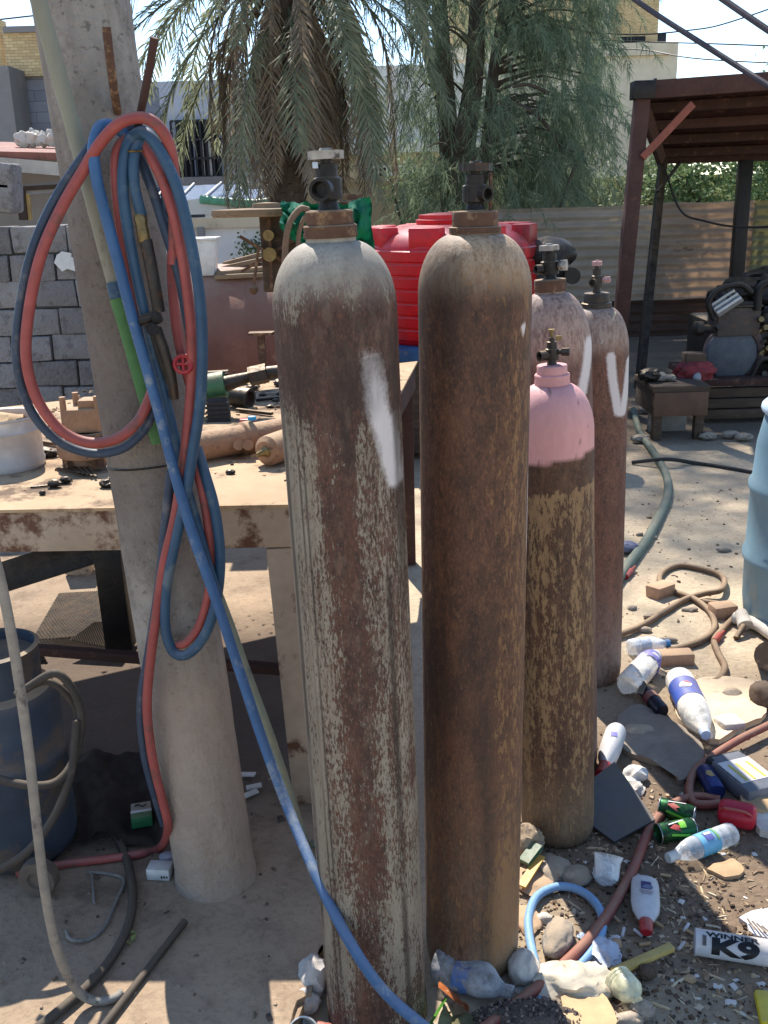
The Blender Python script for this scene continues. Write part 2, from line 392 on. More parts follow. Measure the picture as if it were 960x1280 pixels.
# scattered chips, straw and grit: nobody could count it
def chips(n, fn, m, name, ztop=0, size=(.004, .02), seed=1, wr=(.25, .9), hr=(.3, .9)):
    r = random.Random(seed); V = []; F = []
    for _ in range(n):
        x, y = fn(r); z = (gh(x, y) if ztop == 0 else ztop); L = r.uniform(*size)*(1 if r.random() < .85 else 1.8)
        a = r.uniform(0, math.pi); wd = L*r.uniform(*wr); hh = min(wd, L*.5)*r.uniform(*hr); k = r.uniform(-.3, .3)
        ca, sa = math.cos(a), math.sin(a); b = len(V)
        for dz, sh in ((-.3, 1), (1, .7)):
            for px, py in ((-.5, -.5), (.5, -.5), (.5, .5), (-.5, .5)):
                px *= L*sh*r.uniform(.7, 1.2); py *= wd*sh*r.uniform(.7, 1.2)
                V.append((x+px*ca-py*sa, y+px*sa+py*ca, z+dz*hh+px*k*.4+.001))
        for q in ((4, 5, 6, 7), (0, 1, 5, 4), (1, 2, 6, 5), (2, 3, 7, 6), (3, 0, 4, 7)): F.append(tuple(b+i for i in q))
    o = raw(name, V, F, m); o['kind'] = 'stuff'; return o
def m_rand(name, cols):
    t = T(name); g_ = t.n('NewGeometry'); rp = t.n('ValToRGB', {0: g_.outputs['Random Per Island']}); cr = rp.color_ramp; cr.interpolation = 'CONSTANT'
    while len(cr.elements) < len(cols): cr.elements.new(.5)
    for i, c in enumerate(cols): cr.elements[i].position = i/len(cols); cr.elements[i].color = c
    t.bump(t.noise(80), .3, .004); return t.set(c=rp.outputs[0], r=.9, sp=.2)
def near(r):
    while True:
        x = r.gauss(.62, .3); y = r.gauss(1.85, .35)
        if 1.3 < y < 3.2 and x > .1: return x, y
chips(3200, near, m_rand('grit_colours', [S(96, 78, 62), S(70, 58, 48), S(150, 126, 98), S(120, 98, 76), S(180, 158, 128), S(84, 74, 66)]), 'grit', size=(.003, .010))
chips(620, near, m_rand('straw_colours', [S(196, 172, 136), S(150, 126, 98), S(206, 190, 160), S(120, 98, 78)]), 'straw', size=(.012, .03), seed=5, wr=(.06, .16))
chips(330, near, m_rand('flake_colours', [S(190, 172, 146), S(140, 116, 92), S(210, 202, 190), S(92, 76, 62), S(160, 140, 116)]), 'litter_flakes', size=(.006, .02), seed=6, wr=(.4, .9), hr=(.08, .22))
def sandy(r): return r.uniform(.5, 2.4), r.uniform(2.6, 5.6)
chips(700, sandy, m_rand('pebble_colours', [S(150, 126, 100), S(120, 100, 80), S(196, 174, 142), S(100, 84, 70)]), 'pebbles', size=(.004, .013), seed=2)
def slabr(r): return r.uniform(-.95, -.25), r.uniform(1.5, 2.6)
chips(130, slabr, m_rand('crumb_colours', [S(110, 94, 80), S(150, 132, 112), S(84, 74, 66)]), 'slab_crumbs', SL, (.004, .014), 3)

# ------------------------------------------------------------ gas cylinders
def sm(x, a, b):
    t_ = max(0, min(1, (x-a)/(b-a))) if a != b else float(x > a); return t_*t_*(3-2*t_)
def arcd(u, z, pts, r=.1):
    q = [PUZ[0](*p) for p in pts]; return min(segd(u*r, z, a[0]*r, a[1], b[0]*r, b[1]) for a, b in zip(q, q[1:]))
def segd(px, pz, ax, az, bx, bz):
    dx, dz = bx-ax, bz-az; t_ = max(0, min(1, ((px-ax)*dx+(pz-az)*dz)/(dx*dx+dz*dz+1e-9)))
    return math.hypot(px-ax-dx*t_, pz-az-dz*t_)
GRP = 'tall rusty gas cylinders standing in the yard'
def cylinder(label, base, d, nk, r, ysh, yn, col_, mat, fn, foot=False):
    """base px, depth, nk = px of the neck axis, ysh/yn: px rows of shoulder start and neck, col_: list of (half width px, y0, y1) collar rings"""
    B = Vector(G(*base)); B.z = gh(B.x, B.y)-.004; tp = D(nk[0], nk[1], d); ax = (tp-B).normalized()
    rot = frame(ax); t_ = thing('gas_cylinder', label, 'gas cylinder', B, rot, GRP); inv = t_.matrix_world.inverted()
    PUZ[0] = lambda x, y: ((inv @ D(x, y, d-.6*r)).x/r, (inv @ D(x, y, d-.6*r)).z)
    zz = lambda y: (inv @ D(nk[0], y, d)).z
    sc_ = (D(nk[0]+1, nk[1], d)-D(nk[0], nk[1], d)).length
    zs, zn = zz(ysh), zz(yn); rn = col_[0][0]*sc_*.94
    pr = [(0, .006), (r*.55, .004), (r*.86, .003), (r*.955, .012), (r*.985, .03), (r*1.0, .055)]
    if foot: pr = [(0, .01), (r*.9, 0), (r*1.012, .002), (r*1.012, .05), (r*.985, .056), (r*.99, .08), (r, .1)]
    k = int((zs-.12)/.011)
    pr += [(r*(1+.003*ns((i*.13, 5, 1))), .12+(zs-.12)*i/k) for i in range(k+1)]
    for i in range(1, 25):
        a = i/24*math.pi/2*.93; pr.append((rn+(r-rn)*(math.cos(a)-math.cos(math.pi/2*.93))/(1-math.cos(math.pi/2*.93)), zs+(zn-zs)*math.sin(a)/math.sin(math.pi/2*.93)))
    pr += [(rn, zn+.006), (rn*.9, zn+.012), (0, zn+.012)]
    mb = MB(); mb.lathe(pr, 160); b = mb.build('body', mat, t_, local=True)
    names = ('flake', 'dust', 'spray', 'line', 'pink'); me = b.data; arr = {n: [0.0]*len(me.vertices) for n in names}
    for v in me.vertices:
        x, y, z = v.co; q = fn(x/r, z, y < 0, zs, zn)
        for n in names: arr[n][v.index] = q.get(n, 0.0)
    for n in names:
        a = me.attributes.new(n, 'FLOAT', 'POINT'); a.data.foreach_set('value', arr[n])
    for hw, y0, y1 in col_:
        z1, z0 = zz(y0), zz(y1); c = MB(); rr = hw*sc_; h = z1-z0
        c.lathe([(rn*.7, z0), (rr, z0), (rr*1.01, z0+h*.2), (rr*.985, z0+h*.5), (rr*1.005, z1-h*.1), (rr*.96, z1), (rn*.45, z1+.001), (0, z1+.001)], 48)
        c.build('neck_ring', M_ring[0], t_, local=True)
    return t_, zz, sc_, zn
M_ring = [m_rust]; PUZ = [None]
def lobed(mb, z, r, th, lobes=8, depth=.13, rot=None, loc=(0, 0, 0)):
    n = lobes*8; pts = [((r*(1-depth*.5+depth*.5*math.cos(lobes*2*math.pi*i/n)))*math.cos(2*math.pi*i/n), (r*(1-depth*.5+depth*.5*math.cos(lobes*2*math.pi*i/n)))*math.sin(2*math.pi*i/n)) for i in range(n)]
    mb.prism(pts, th, rot, (loc[0], loc[1], z))
    mb.lathe([(0, z+th+.004), (r*.32, z+th+.004), (r*.4, z+th)], 20)
def valve(t_, x0, zb, zt, r, m, out=(-1, -1), wheel=None, mw=None, outr=.014, outl=.03, nut=None):
    v = MB(); v.lathe([(0, zb), (r*.95, zb), (r*.8, zb+(zt-zb)*.18), (r*1.25, zb+(zt-zb)*.2), (r*1.25, zb+(zt-zb)*.62), (r*.95, zb+(zt-zb)*.66), (r*.95, zb+(zt-zb)*.9), (r*.5, zb+(zt-zb)*.92), (r*.5, zt+.004), (0, zt+.004)], 24)
    vb = v.build('valve', m, t_, local=True)
    zo = zb+(zt-zb)*.4; o = Vector((out[0], out[1], 0)).normalized(); q = MB(); p = o*r*.6+Vector((0, 0, zo)); e_ = o*outl+Vector((0, 0, zo))
    q.lathe([(outr*.8, 0), (outr*.8, outl*.35), (outr, outl*.4), (outr*1.02, outl), (outr*.75, outl), (outr*.62, outl*.5), (0, outl*.5)], 24, p, frame(o))
    oo = q.build('outlet', m, vb, local=True)
    if nut:
        q = MB(); o2 = Vector((nut[0], nut[1], 0)).normalized(); q.lathe([(0, 0), (r*.45, 0), (r*.45, .012), (r*.75, .012), (r*.8, .03), (0, .032)], 6, o2*r*.8+Vector((0, 0, zo+.006)), frame(o2)); q.build('outlet_nut', mw or m, vb, local=True)
    if wheel:
        q = MB(); lobed(q, zt, wheel, .013); wh = q.build('handwheel', mw or m, vb, local=True)
    return vb

pale = S(172, 164, 148)
m_c1 = cylmat('flaking_grey_paint_on_rust', S(88, 54, 42), S(58, 39, 31), S(144, 135, 118), S(46, 34, 29), S(192, 182, 164), fl=230)
m_c2 = cylmat('dark_brown_rust', S(98, 62, 43), S(64, 43, 33), S(134, 99, 64), S(48, 35, 29), S(196, 174, 144), fl=110)
m_c3 = cylmat('pinkish_brown_rust', S(112, 80, 70), S(86, 60, 52), S(138, 106, 90), S(66, 46, 40), S(206, 182, 164), fl=90)
m_c4 = cylmat('ochre_flaked_rust', S(92, 62, 44), S(64, 44, 34), S(152, 122, 86), S(48, 35, 29), S(184, 160, 126), fl=100)
m_c5 = cylmat('brown_rust_coat', S(114, 74, 58), S(84, 55, 44), S(138, 104, 82), S(56, 42, 38), S(186, 168, 152), fl=90)

def f1(u, z, fr, zs, zn):
    if not fr: return dict(flake=.48, dust=sm(z, zs, zs+.05)*.8)
    low = sm(z, 1.0, .45)
    wob = .07*ns((u*3, z*2.2, 3)); uu = u+wob
    fk = .545*sm(uu, -.2, -.62) + .415*(1-sm(uu, -.2, -.62))*(1-sm(uu, .1, .5)) + .475*sm(uu, .1, .5)
    fk += low*.035*(1-sm(uu, -.28, -.5)) + .05*ns((u*5, z*5, 8)) + .03*ns((u*14, z*2, 4)) - .07*sm(z, .2, .05)
    fk += .02*sm(z, .42, .28)*sm(u, -.3, .1)
    tb = sm(z, 1.27, 1.37)*(1-.5*sm(u, -.6, -.9)); fk = fk*(1-tb*.42)+.05*ns((u*4, z*14, 12))
    s_ = sm(z+.05*ns((u*2.5, 3, 1)), zs-.06, zs+.08); fk = fk*(1-s_)+(.54+.06*ns((u*5, z*12, 5)))*s_
    du = sm(z, zs, zs+.09)*.62
    sp = .92*sm(arcd(u, z, ((463, 445), (471, 500), (484, 548), (494, 600)))+.004*ns((u*14, z*30, 2)), .030-.008*sm(z, 1.28, 1.15), .003)*sm(u, .16, .3)*(.35+.65*sm(z, PUZ[0](463, 440)[1]+.03, PUZ[0](470, 505)[1])) if u > 0 else 0
    ln = 0
    for c, w_, a, b in ((-.70, .016, .1, 1.3), (-.62, .012, .2, 1.33), (-.50, .008, .0, 1.0), (.66, .075, .05, 1.0), (.90, .10, 1.02, 1.42), (-.93, .05, .3, 1.4)):
        ln = max(ln, sm(abs(u-c-.01*ns((z*4, c, 0))), w_, w_*.3)*sm(z, a-.1, a)*sm(z, b+.05, b)*(.85 if w_ < .03 else .72))
    ln = max(ln, .75*sm(abs(u-.08-(1.27-z)*.9), .1, .02)*sm(z, 1.2, 1.25)*sm(z, 1.36, 1.3))
    ln = max(ln, .55*sm(abs(z-1.36+.05*ns((u*3, 2, 2))), .07, .02)*sm(u, .95, .6))
    ln = max(ln, .62*sm(z+.03*ns((u*3, 4, 4)), 1.24, 1.36)*sm(z+.03*ns((u*4, 1, 7)), zs+.02, zs-.07)*sm(u, .55, .1)*(.75+.4*ns((u*6, z*9, 2))))
    return dict(flake=fk, dust=du, spray=sp, line=ln)
c1, zz, s_, zn = cylinder('nearest gas cylinder, flaking pale grey paint with a white smear and round black valve outlet', (472, 1262), 1.70, (410, 240), .104, 388, 302, [(34, 281, 297), (30, 263, 281)], m_c1, f1, True)
valve(c1, 0, zz(262), zz(199), .0185, m_black, (-.25, -1), .029, weath('pale_dusty_steel', S(176, 170, 160), S(110, 104, 96), S(70, 64, 58), 20), .0175, .034)
q = MB(); q.box((-.017, -.014, zz(206)), (.009, .004, .010), bev=.001); q.build('tape_scrap', plain('pale_blue_tape', S(190, 204, 216)), c1, local=True)

def f2(u, z, fr, zs, zn):
    s_ = sm(z, zs-.02, zs+.07)
    fk = .38+.09*sm(u, .0, .7)+.10*sm(z, .5, .15)*sm(u, -.6, .2)+.05*ns((u*4, z*4, 3))+.07*sm(u, -.6, -.95)
    fk = fk*(1-s_)+.55*s_
    du, dz_ = PUZ[0](654, 411) if fr else (0, 0); sp = sm(math.hypot((math.asin(max(-1, min(1, u)))-math.asin(min(.9, du)))*.1, z-dz_), .010, .006) if fr and u > .5 else 0
    sp = max(sp, .6*sm(abs(u-.965), .02, .005)*sm(z, .95, 1.0)*sm(z, 1.2, 1.1)) if fr else sp
    return dict(flake=fk, dust=max(s_*.75, .3*sm(z, .2, .02), .12*sm(z, .7, .2)), spray=sp, line=max(.5*sm(abs(z-zs+.07), .12, .02)*sm(ns((u*2, z*3, 0)), -.4, .3), .55*sm(ns((u*1.3+3, z*2.2, 1))+.12*ns((u*9, z*5, 6)), -.05, .4)*sm(u, .6, .1)))
c2, zz, s_, zn = cylinder('dark brown rusted gas cylinder with one small white dot, second from the front', (590, 1192), 1.858, (594, 240), .1035, 366, 292, [(33, 283, 291), (29, 264, 284)], m_c2, f2)
valve(c2, 0, zz(262), zz(214), .0185, m_black, (.6, -.8), .030, m_steel, .013, .022)
q = MB(); q.box((.027, .005, (zz(266)+zz(216))/2), (.006, .02, zz(216)-zz(266)), bev=.002); q.build('valve_guard', m_rust, c2, local=True)

def f3(u, z, fr, zs, zn):
    s_ = sm(z, zs-.05, zs+.05); sp = 0
    if fr: sp = .9*sm(arcd(u, z, ((737, 428), (733, 455), (725, 488))), .024, .004)
    return dict(flake=.36+.06*ns((u*4, z*4, 3)), dust=s_*.5, spray=sp)
c3, zz, s_, zn = cylinder('pinkish brown gas cylinder standing right behind the short pink-topped one', (703, 955), 2.65, (687, 330), .104, 440, 366, [(20, 349, 364)], m_c3, f3)
M_ring[0] = m_rust
valve(c3, 0, zz(350), zz(313), .019, m_black, (-1, -.4), .026, weath('pale_dusty_steel', S(190, 186, 178), S(140, 134, 124), None, 20), .012, .03, nut=(1, -.5))

def f4(u, z, fr, zs, zn):
    b = zs-.055+.010*ns((u*5, 1, 1))+.005*ns((u*25, 1, 4))+.012*u; pk = sm(z, b, b+.006)
    fk = (.475+.05*sm(z, .8, 1.0)+.05*ns((u*4, z*4, 3))-.03*sm(z, .35, .1)) if z < b-.07-.02*ns((u*6, 2, 2)) else .3
    return dict(flake=fk, pink=pk*(.96 if ns((u*9, z*40, 2)) < .55 else .5), dust=.3*sm(z, .3, .05), line=.5*sm(z, .1, .03)*sm(u, -.2, -.8))
M_ring[0] = weath('pink_paint', S(218, 162, 158), S(184, 132, 132), S(130, 90, 84), 14, .3, .6)
c4, zz, s_, zn = cylinder('short gas cylinder with a pink painted shoulder over flaked brown rust', (697, 1036), 2.311, (690, 455), .0965, 538, 480, [(22, 467, 480), (19, 456, 468)], m_c4, f4)
valve(c4, 0, zz(456), zz(424), .0125, m_steel, (-1, -.5), None, m_steel, .012, .028, nut=(1, -.3))
q = MB(); z0 = zz(424); q.lathe([(.004, z0), (.004, z0+.018), (.008, z0+.019), (.008, z0+.023), (0, z0+.024)], 12); q.box((.016, 0, z0+.002), (.012, .008, .01)); q.build('spindle', m_brass, c4, local=True)

def f5(u, z, fr, zs, zn):
    s_ = sm(z, zs-.02, zs+.06); sp = 0
    if fr: sp = .95*sm(arcd(u, z, ((760, 444), (764, 480), (770, 512), (777, 514), (783, 490), (789, 452))), .023, .005)
    return dict(flake=.36+.06*ns((u*4, z*4, 3))+.06*sm(u, .2, .8), dust=s_*.6+.3*sm(z, .5, .1), spray=sp)
V5 = [(.25, 1.405, .50, 1.225), (.50, 1.225, .66, 1.215), (.66, 1.215, .90, 1.385)]
M_ring[0] = m_steel
c5, zz, s_, zn = cylinder('farthest gas cylinder, brown with a white letter V sprayed on its side', (738, 845), 3.19, (746, 350), .104, 440, 384, [(19, 378, 384), (16, 366, 379)], m_c5, f5)
valve(c5, 0, zz(366), zz(332), .0135, m_steel, (-.6, -.8), .016, weath('dull_pink_steel', S(190, 150, 146), S(140, 110, 106), None, 20), .012, .024, nut=(1, -.3))
q = MB(); q.bar((-.01, -.098, zz(424)), (.045, -.056, zz(388)), .016, .004); q.build('tape_strip', plain('old_masking_tape', S(190, 178, 160)), c5, local=True)

# ------------------------------------------------------------ pole with its hooks
t = T('bare_concrete_pole'); c0 = t.co(); n1 = t.noise(4, 7, .62, c0); n2 = t.noise(22, 6, .7, c0); n3 = t.noise(90, 3, .6)
zc = t.n('SeparateXYZ', {0: c0}).outputs[2]
cl = t.mix(t.step(n1, .32, .68), S(166, 159, 149), S(132, 125, 117))
cl = t.mix(t.math('MULTIPLY', t.step(t.noise(2.2, 6, .7, t.n('Mapping', {'Vector': c0, 'Scale': (1, 1, .5), 'Location': (4, 2, 0)}).outputs[0]), .48, .62), .55), cl, S(88, 80, 74))
cl = t.mix(t.math('MULTIPLY', t.step(n2, .5, .68), .45), cl, S(92, 84, 77))
cl = t.mix(t.math('MULTIPLY', t.step(t.noise(48, 4, .7, c0), .58, .66), .6), cl, S(70, 63, 58))
cl = t.mix(t.math('MULTIPLY', t.step(t.noise(9, 7, .7, t.n('Mapping', {'Vector': c0, 'Scale': (1, 1, .12)}).outputs[0]), .5, .64), .5), cl, S(98, 88, 80))
grime = t.math('MULTIPLY', t.step(t.math('ADD', zc, t.math('MULTIPLY', n1, .5)), .95, 1.25), t.step(t.math('ADD', zc, t.math('MULTIPLY', n1, .5)), 2.05, 1.75))
cl = t.mix(t.math('MULTIPLY', grime, .65), cl, S(96, 84, 75))
cl = t.mix(t.math('MULTIPLY', t.step(zc, .66, .5),   .6), cl, S(168, 148, 130))
t.bump(t.math('ADD', n2, t.math('MULTIPLY', n3, .8)), .7, .01); m_pole = t.set(c=cl, r=.9, sp=.2)
PB = G(270, 1094, SL); PT = D(101, 0, 2.22); pd = (PT-PB).normalized()
pole = thing('utility_pole', 'thick round concrete pole with coiled hoses hung on rusty steel hooks', 'pole', PB, frame(pd))
PL = (PT-PB).length
mb = MB(); mb.lathe([(.101, -.03), (.1, 0), (.099, .015)]+[(.096*(1+.008*ns((i*.4, 2, 1))), .04+i*.05) for i in range(int((PL+1.2)/.05))], 64, wob=.02)
mb.build('shaft', m_pole, pole, local=True)
mb = MB(); mb.tube([D(133, 34, 2.055), D(137, 70, 2.06), D(143, 115, 2.08), D(147, 140, 2.12)], .0085, 10, k=3); mb.build('steel_peg', m_rust, pole)
mb = MB(); mb.tube([D(193, 47, 1.93), D(186, 90, 1.945), D(178, 130, 1.965), D(168, 180, 2.02), D(164, 195, 2.08)], .0075, 10, k=4); mb.build('hook', m_rustd, pole)
mb = MB(); mb.torus(D(231, 842, 2.072), Vector((.1, -1, .1)), .017, .006, 28, 10); mb.build('anchor_ring', m_rust, pole)
mb = MB(); mb.torus(D(205, 605, 2.08)+Vector((0, .0, 0)), Vector((0, -1, .3)), .024, .004, 20, 8, .7); mb.build('anchor_ring', m_rust, pole)
mb = MB(); mb.torus(PB+pd*((D(176, 575, 2.16).z-PB.z)/pd.z), pd, .0975, .0022, 40, 6); mb.build('tie_wire', m_black, pole)

m_stick = weath('greenish_old_pipe', S(148, 148, 132), S(118, 116, 100), S(96, 86, 72), 6, .4, .7, 0, .2, (1, 1, .4))
st_ = thing('leaning_pipe', 'long faded greenish pipe leaning against the concrete pole', 'pipe', D(44, 0, 2.04))
mb = MB(); mb.tube([D(36, -60, 2.03), D(48, 0, 2.03), D(100, 190, 2.04), D(150, 380, 2.05), D(196, 545, 2.05)], .0155, 16, k=4); mb.build('tube', m_stick, st_)
mb = MB(); mb.tube([D(147, 372, 2.045), D(160, 415, 2.047), D(178, 480, 2.045), D(199, 553, 2.045)], .0166, 16, k=3); mb.build('green_end', weath('green_paint', S(82, 128, 76), S(64, 100, 64), S(110, 100, 80), 10, .36), st_)
mb = MB(); mb.tube([D(143, 352, 2.044), D(148, 372, 2.044)], .0174, 16, smooth=False); mb.build('tape_band', m_hoseblue, st_)

def hose(pts, r, dd=None):
    return [G(p[0], p[1], SL+.011) if len(p) > 2 and p[2] is None else D(p[0], p[1], p[2] if len(p) > 2 else dd) for p in pts]
HC = thing('welding_hose', 'coil of twin red and blue welding hose hung from the rusty hook on the pole', 'hose', D(168, 170, 2.0))
def strand(name, pts, m, r=.0108, parent=HC, dd=2.0):
    mb = MB(); mb.tube(hose(pts, r, dd), r, 12, k=7); return mb.build(name, m, parent)
RS, BS = 'red_hose', 'blue_hose'
# big loop on the left (red inside, navy outside)
strand(RS, [(216, 330, 1.99), (218, 240, 1.98), (214, 190, 1.965), (200, 160, 1.95), (178, 147, 1.945), (150, 154, 1.945), (126, 178, 1.95), (106, 210, 1.965), (77, 260, 1.96), (51, 320, 1.955), (36, 390, 1.955), (33, 450, 1.955), (47, 500, 1.96), (75, 537, 1.965), (110, 553, 1.97), (146, 548, 1.975), (172, 527, 1.985), (186, 500, 1.995), (196, 470, 2.005), (200, 445, 2.02)], m_hosered)
strand(BS, [(205, 280, 2.0), (207, 230, 2.0), (200, 190, 2.0), (184, 166, 2.0), (160, 160, 2.0), (128, 168, 1.995), (104, 196, 1.975), (66, 254, 1.97), (39, 318, 1.965), (24, 390, 1.965), (21, 452, 1.965), (36, 508, 1.97), (68, 548, 1.975), (110, 566, 1.98), (150, 562, 1.985), (178, 540, 1.995), (192, 515, 2.003), (204, 480, 2.015)], m_hosenavy, .0092)
# arch falling behind to the right
strand(RS, [(172, 168, 2.0), (196, 180, 2.02), (212, 215, 2.04), (217, 270, 2.03), (215, 340, 2.02), (222, 420, 2.01), (240, 490, 2.0)], m_hosered, .010)
# right-hand loops
strand(BS, [(160, 175, 1.99), (180, 166, 1.965), (201, 190, 1.955), (223, 240, 1.955), (239, 305, 1.955), (250, 375, 1.955), (253, 440, 1.955), (250, 505, 1.955), (241, 565, 1.955), (232, 620, 1.955), (219, 680, 1.965), (208, 735, 1.975), (207, 785, 1.98), (217, 815, 1.98), (236, 817, 1.975), (258, 790, 1.97), (272, 742, 1.97), (275, 690, 1.97), (268, 635, 1.975), (256, 592, 1.99), (246, 560, 2.01)], m_hoseblue, .0112)
strand(RS, [(160, 185, 2.0), (173, 176, 1.985), (193, 204, 1.975), (212, 250, 1.97), (226, 310, 1.97), (236, 380, 1.97), (240, 440, 1.97), (237, 510, 1.97), (229, 580, 1.97), (219, 645, 1.97), (205, 705, 1.975), (196, 765, 1.98), (187, 835, 1.985), (184, 890, 1.985), (191, 950, 1.99), (203, 1000, 2.0), (210, 1035, 2.02), (200, 1060, None), (172, 1068, None), (130, 1074, None), (80, 1080, None), (20, 1092, None)], m_hosered, .0105)
strand(RS, [(243, 575, 2.0), (255, 625, 1.985), (263, 685, 1.98), (262, 735, 1.98), (250, 780, 1.985), (234, 802, 1.985), (222, 806, 1.99)], m_hosered, .0096)
strand(BS, [(170, 190, 2.01), (180, 210, 2.0), (194, 248, 1.995), (208, 292, 1.99), (224, 345, 1.99), (238, 421, 1.99), (244, 470, 2.0)], m_hosenavy, .0098)
strand(BS, [(214, 590, 1.985), (207, 650, 1.985), (199, 730, 1.99), (186, 815, 1.995), (176, 880, 1.995), (180, 940, 2.0), (194, 995, 2.012), (205, 1030, 2.03)], m_hosenavy, .0098)
strand(BS, [(178, 170, 1.985), (161, 178, 1.975), (154, 215, 1.97), (156, 260, 1.97), (165, 315, 1.975), (178, 380, 1.98), (193, 445, 1.985), (212, 520, 1.985), (228, 590, 1.98), (243, 645, 1.97), (258, 700, 1.955), (272, 745, 1.945)], m_hoseblue, .0110)
strand(BS, [(176, 176, 1.98), (168, 195, 1.965), (168, 230, 1.965), (174, 258, 1.97), (178, 272, 1.98)], m_hoseblue, .0102)
strand(RS, [(160, 172, 1.99), (146, 190, 1.985), (145, 235, 1.98), (153, 300, 1.985), (166, 366, 1.99), (180, 428, 1.99), (198, 490, 1.995), (218, 560, 1.995), (226, 620, 1.995), (219, 690, 2.0)], m_hosered, .0098)
mb = MB(); mb.torus(D(169, 189, 1.966), Vector((0, 0, 1)), .0125, .0022, 18, 6); mb.build('wire_tie', m_brass, HC)

fb = [(165, 176, 2.0), (146, 160, 1.99), (126, 158, 1.972), (117, 185, 1.962), (121, 225, 1.957), (131, 265, 1.957), (147, 325, 1.957), (165, 395, 1.957), (182, 455, 1.955), (200, 520, 1.95), (222, 605, 1.945), (245, 680, 1.935), (272, 755, 1.92), (300, 840, 1.89), (330, 930, 1.85), (362, 1015, 1.78), (398, 1100, 1.66), (436, 1175, 1.575), (474, 1232, 1.55), (516, 1272, 1.53), (565, 1305, 1.515), (640, 1330, 1.5)]
mb = MB(); mb.tube(hose(fb, 0), .0112, 14, k=8)
top('gas_hose', mb, m_hosebright, 'bright blue hose running from the hook down across the nearest cylinder foot', 'hose')
fg = [(246, 665, 1.975), (262, 715, 1.97), (285, 775, 1.98), (310, 845, 1.985), (336, 915, 1.99), (358, 980, 2.0), (376, 1036, 2.02)]
mb = MB(); mb.tube(hose(fg, 0)+[G(384, 1052, SL+.015), G(402, 1056, SL+.014)], .0105, 12, k=7)
top('gas_hose', mb, weath('faded_teal_hose', S(112, 128, 116), S(140, 132, 108), S(90, 104, 104), 8, .4, .7), 'faded grey green hose hanging beside the bright blue hose to the slab', 'hose')

# cutting torch
TQ = thing('cutting_torch', 'grimy cutting torch hung nose down among the hoses on the pole', 'cutting torch', D(196, 370, 1.97))
mb = MB(); mb.lathe([(0, 0), (.011, 0), (.013, .01), (.011, .02), (.012, .03), (.012, .05), (.009, .055), (.009, .07), (0, .07)], 8, D(175, 268, 1.975), frame(D(182, 310, 1.965)-D(175, 268, 1.975))); mb.build('hose_union', m_brass, TQ)
mb = MB(); mb.tube([D(182, 300, 1.968), D(190, 340, 1.965), D(199, 390, 1.965)], .0125, 14, k=4); mb.build('handle', m_steel, TQ)
mb = MB(); mb.box(D(190, 398, 1.965), (.035, .03, .026), frame((.25, 0, -1)), .004); mb.cyl(D(175, 402, 1.955), D(190, 398, 1.955), .008); mb.cyl(D(190, 412, 1.95), D(193, 412, 1.925), .011, n=12); mb.build('valve_block', m_black, TQ)
mb = MB(); mb.tube([D(196, 410, 1.965), D(206, 440, 1.965), D(214, 470, 1.97), D(218, 498, 1.975)], .010, 12, k=4); mb.tube([D(189, 412, 1.97), D(200, 450, 1.97), D(211, 480, 1.975)], .005, 8, k=4); mb.build('gas_tube', m_steel, TQ)
mb = MB(); cc = D(229, 455, 1.96); mb.torus(cc, Vector((.15, -1, .25)), .0165, .0042, 24, 8)
for a in range(4): mb.cyl(cc, cc+frame(Vector((.15, -1, .25))) @ Vector((math.cos(a*1.57)*.016, math.sin(a*1.57)*.016, 0)), .0028, n=8)
mb.cyl(cc, D(216, 455, 1.975), .004, n=8); mb.build('red_handwheel', m_redcap, TQ)

# ------------------------------------------------------------ work table
TH = .92
m_tabtop = weath('dusty_steel_plate', S(190, 162, 128), S(164, 136, 104), S(100, 80, 62), 2.2, .46, .9, 0, .3)
m_cream = weath('chipped_cream_paint', S(186, 166, 144), S(156, 136, 116), S(98, 68, 52), 5.5, .46, .75, 0, .35)
A = Vector((-1.75, 2.41, TH)); B = Vector((-.105, 2.36, TH)); C_ = Vector((.17, 4.5, TH)); E_ = G(-60, 516, TH)
tb = thing('work_table', 'heavy steel work table with dusty sand coloured top and chipped cream frame', 'table', ((A+C_)/2).to_2d().to_3d())
mb = MB(); mb.plate([A, B, C_, E_], .008); mb.build('tabletop', m_tabtop, tb)
mb = MB(); dn = Vector((0, 0, -.062)); off = Vector((0, .03, 0))
for p, q in ((A+off, B+off+Vector((-.03, 0, 0))),): mb.bar(p+dn+Vector((0, 0, 0)), q+dn, .04, .108, (0, 0, 1), .003)
mb.build('apron', m_cream, tb)
mb = MB(); mb.bar(B+dn+Vector((-.03, .06, 0)), C_+dn+Vector((-.03, -.06, 0)), .035, .105, (0, 0, 1), .003); mb.build('apron', m_rustd, tb)
def leg(p, q, wx, wy, m):
    mb = MB(); mb.bar(p, q, wy, wx, (1, 0, 0), .004); return mb.build('leg', m, tb)
lx = B.x-.02
leg(Vector((-.225, 2.41, TH-.118)), Vector((-.195, 2.40, SL)), .15, .07, m_cream)
leg(Vector((.10, 4.35, TH-.118)), Vector((.10, 4.35, SL-.05)), .08, .08, m_rustd)
leg(D(134, 668, 2.9), D(152, 808, 2.9), .085, .07, m_black)
leg(Vector((-1.7, 2.56, TH-.118)), Vector((-1.7, 2.56, SL)), .09, .07, m_cream)
leg(D(100, 660, 4.2), D(100, 716, 4.2), .11, .08, m_cream)
mb = MB(); mb.bar(D(-30, 806, 2.75), D(372, 838, 2.55), .03, .028, (0, 0, 1), .003); mb.build('stretcher', m_rustd, tb)
mb = MB(); mb.bar(Vector((-.13, 2.5, .55)), Vector((.06, 4.3, .50)), .03, .03, (0, 0, 1), .003); mb.build('stretcher', m_rustd, tb)
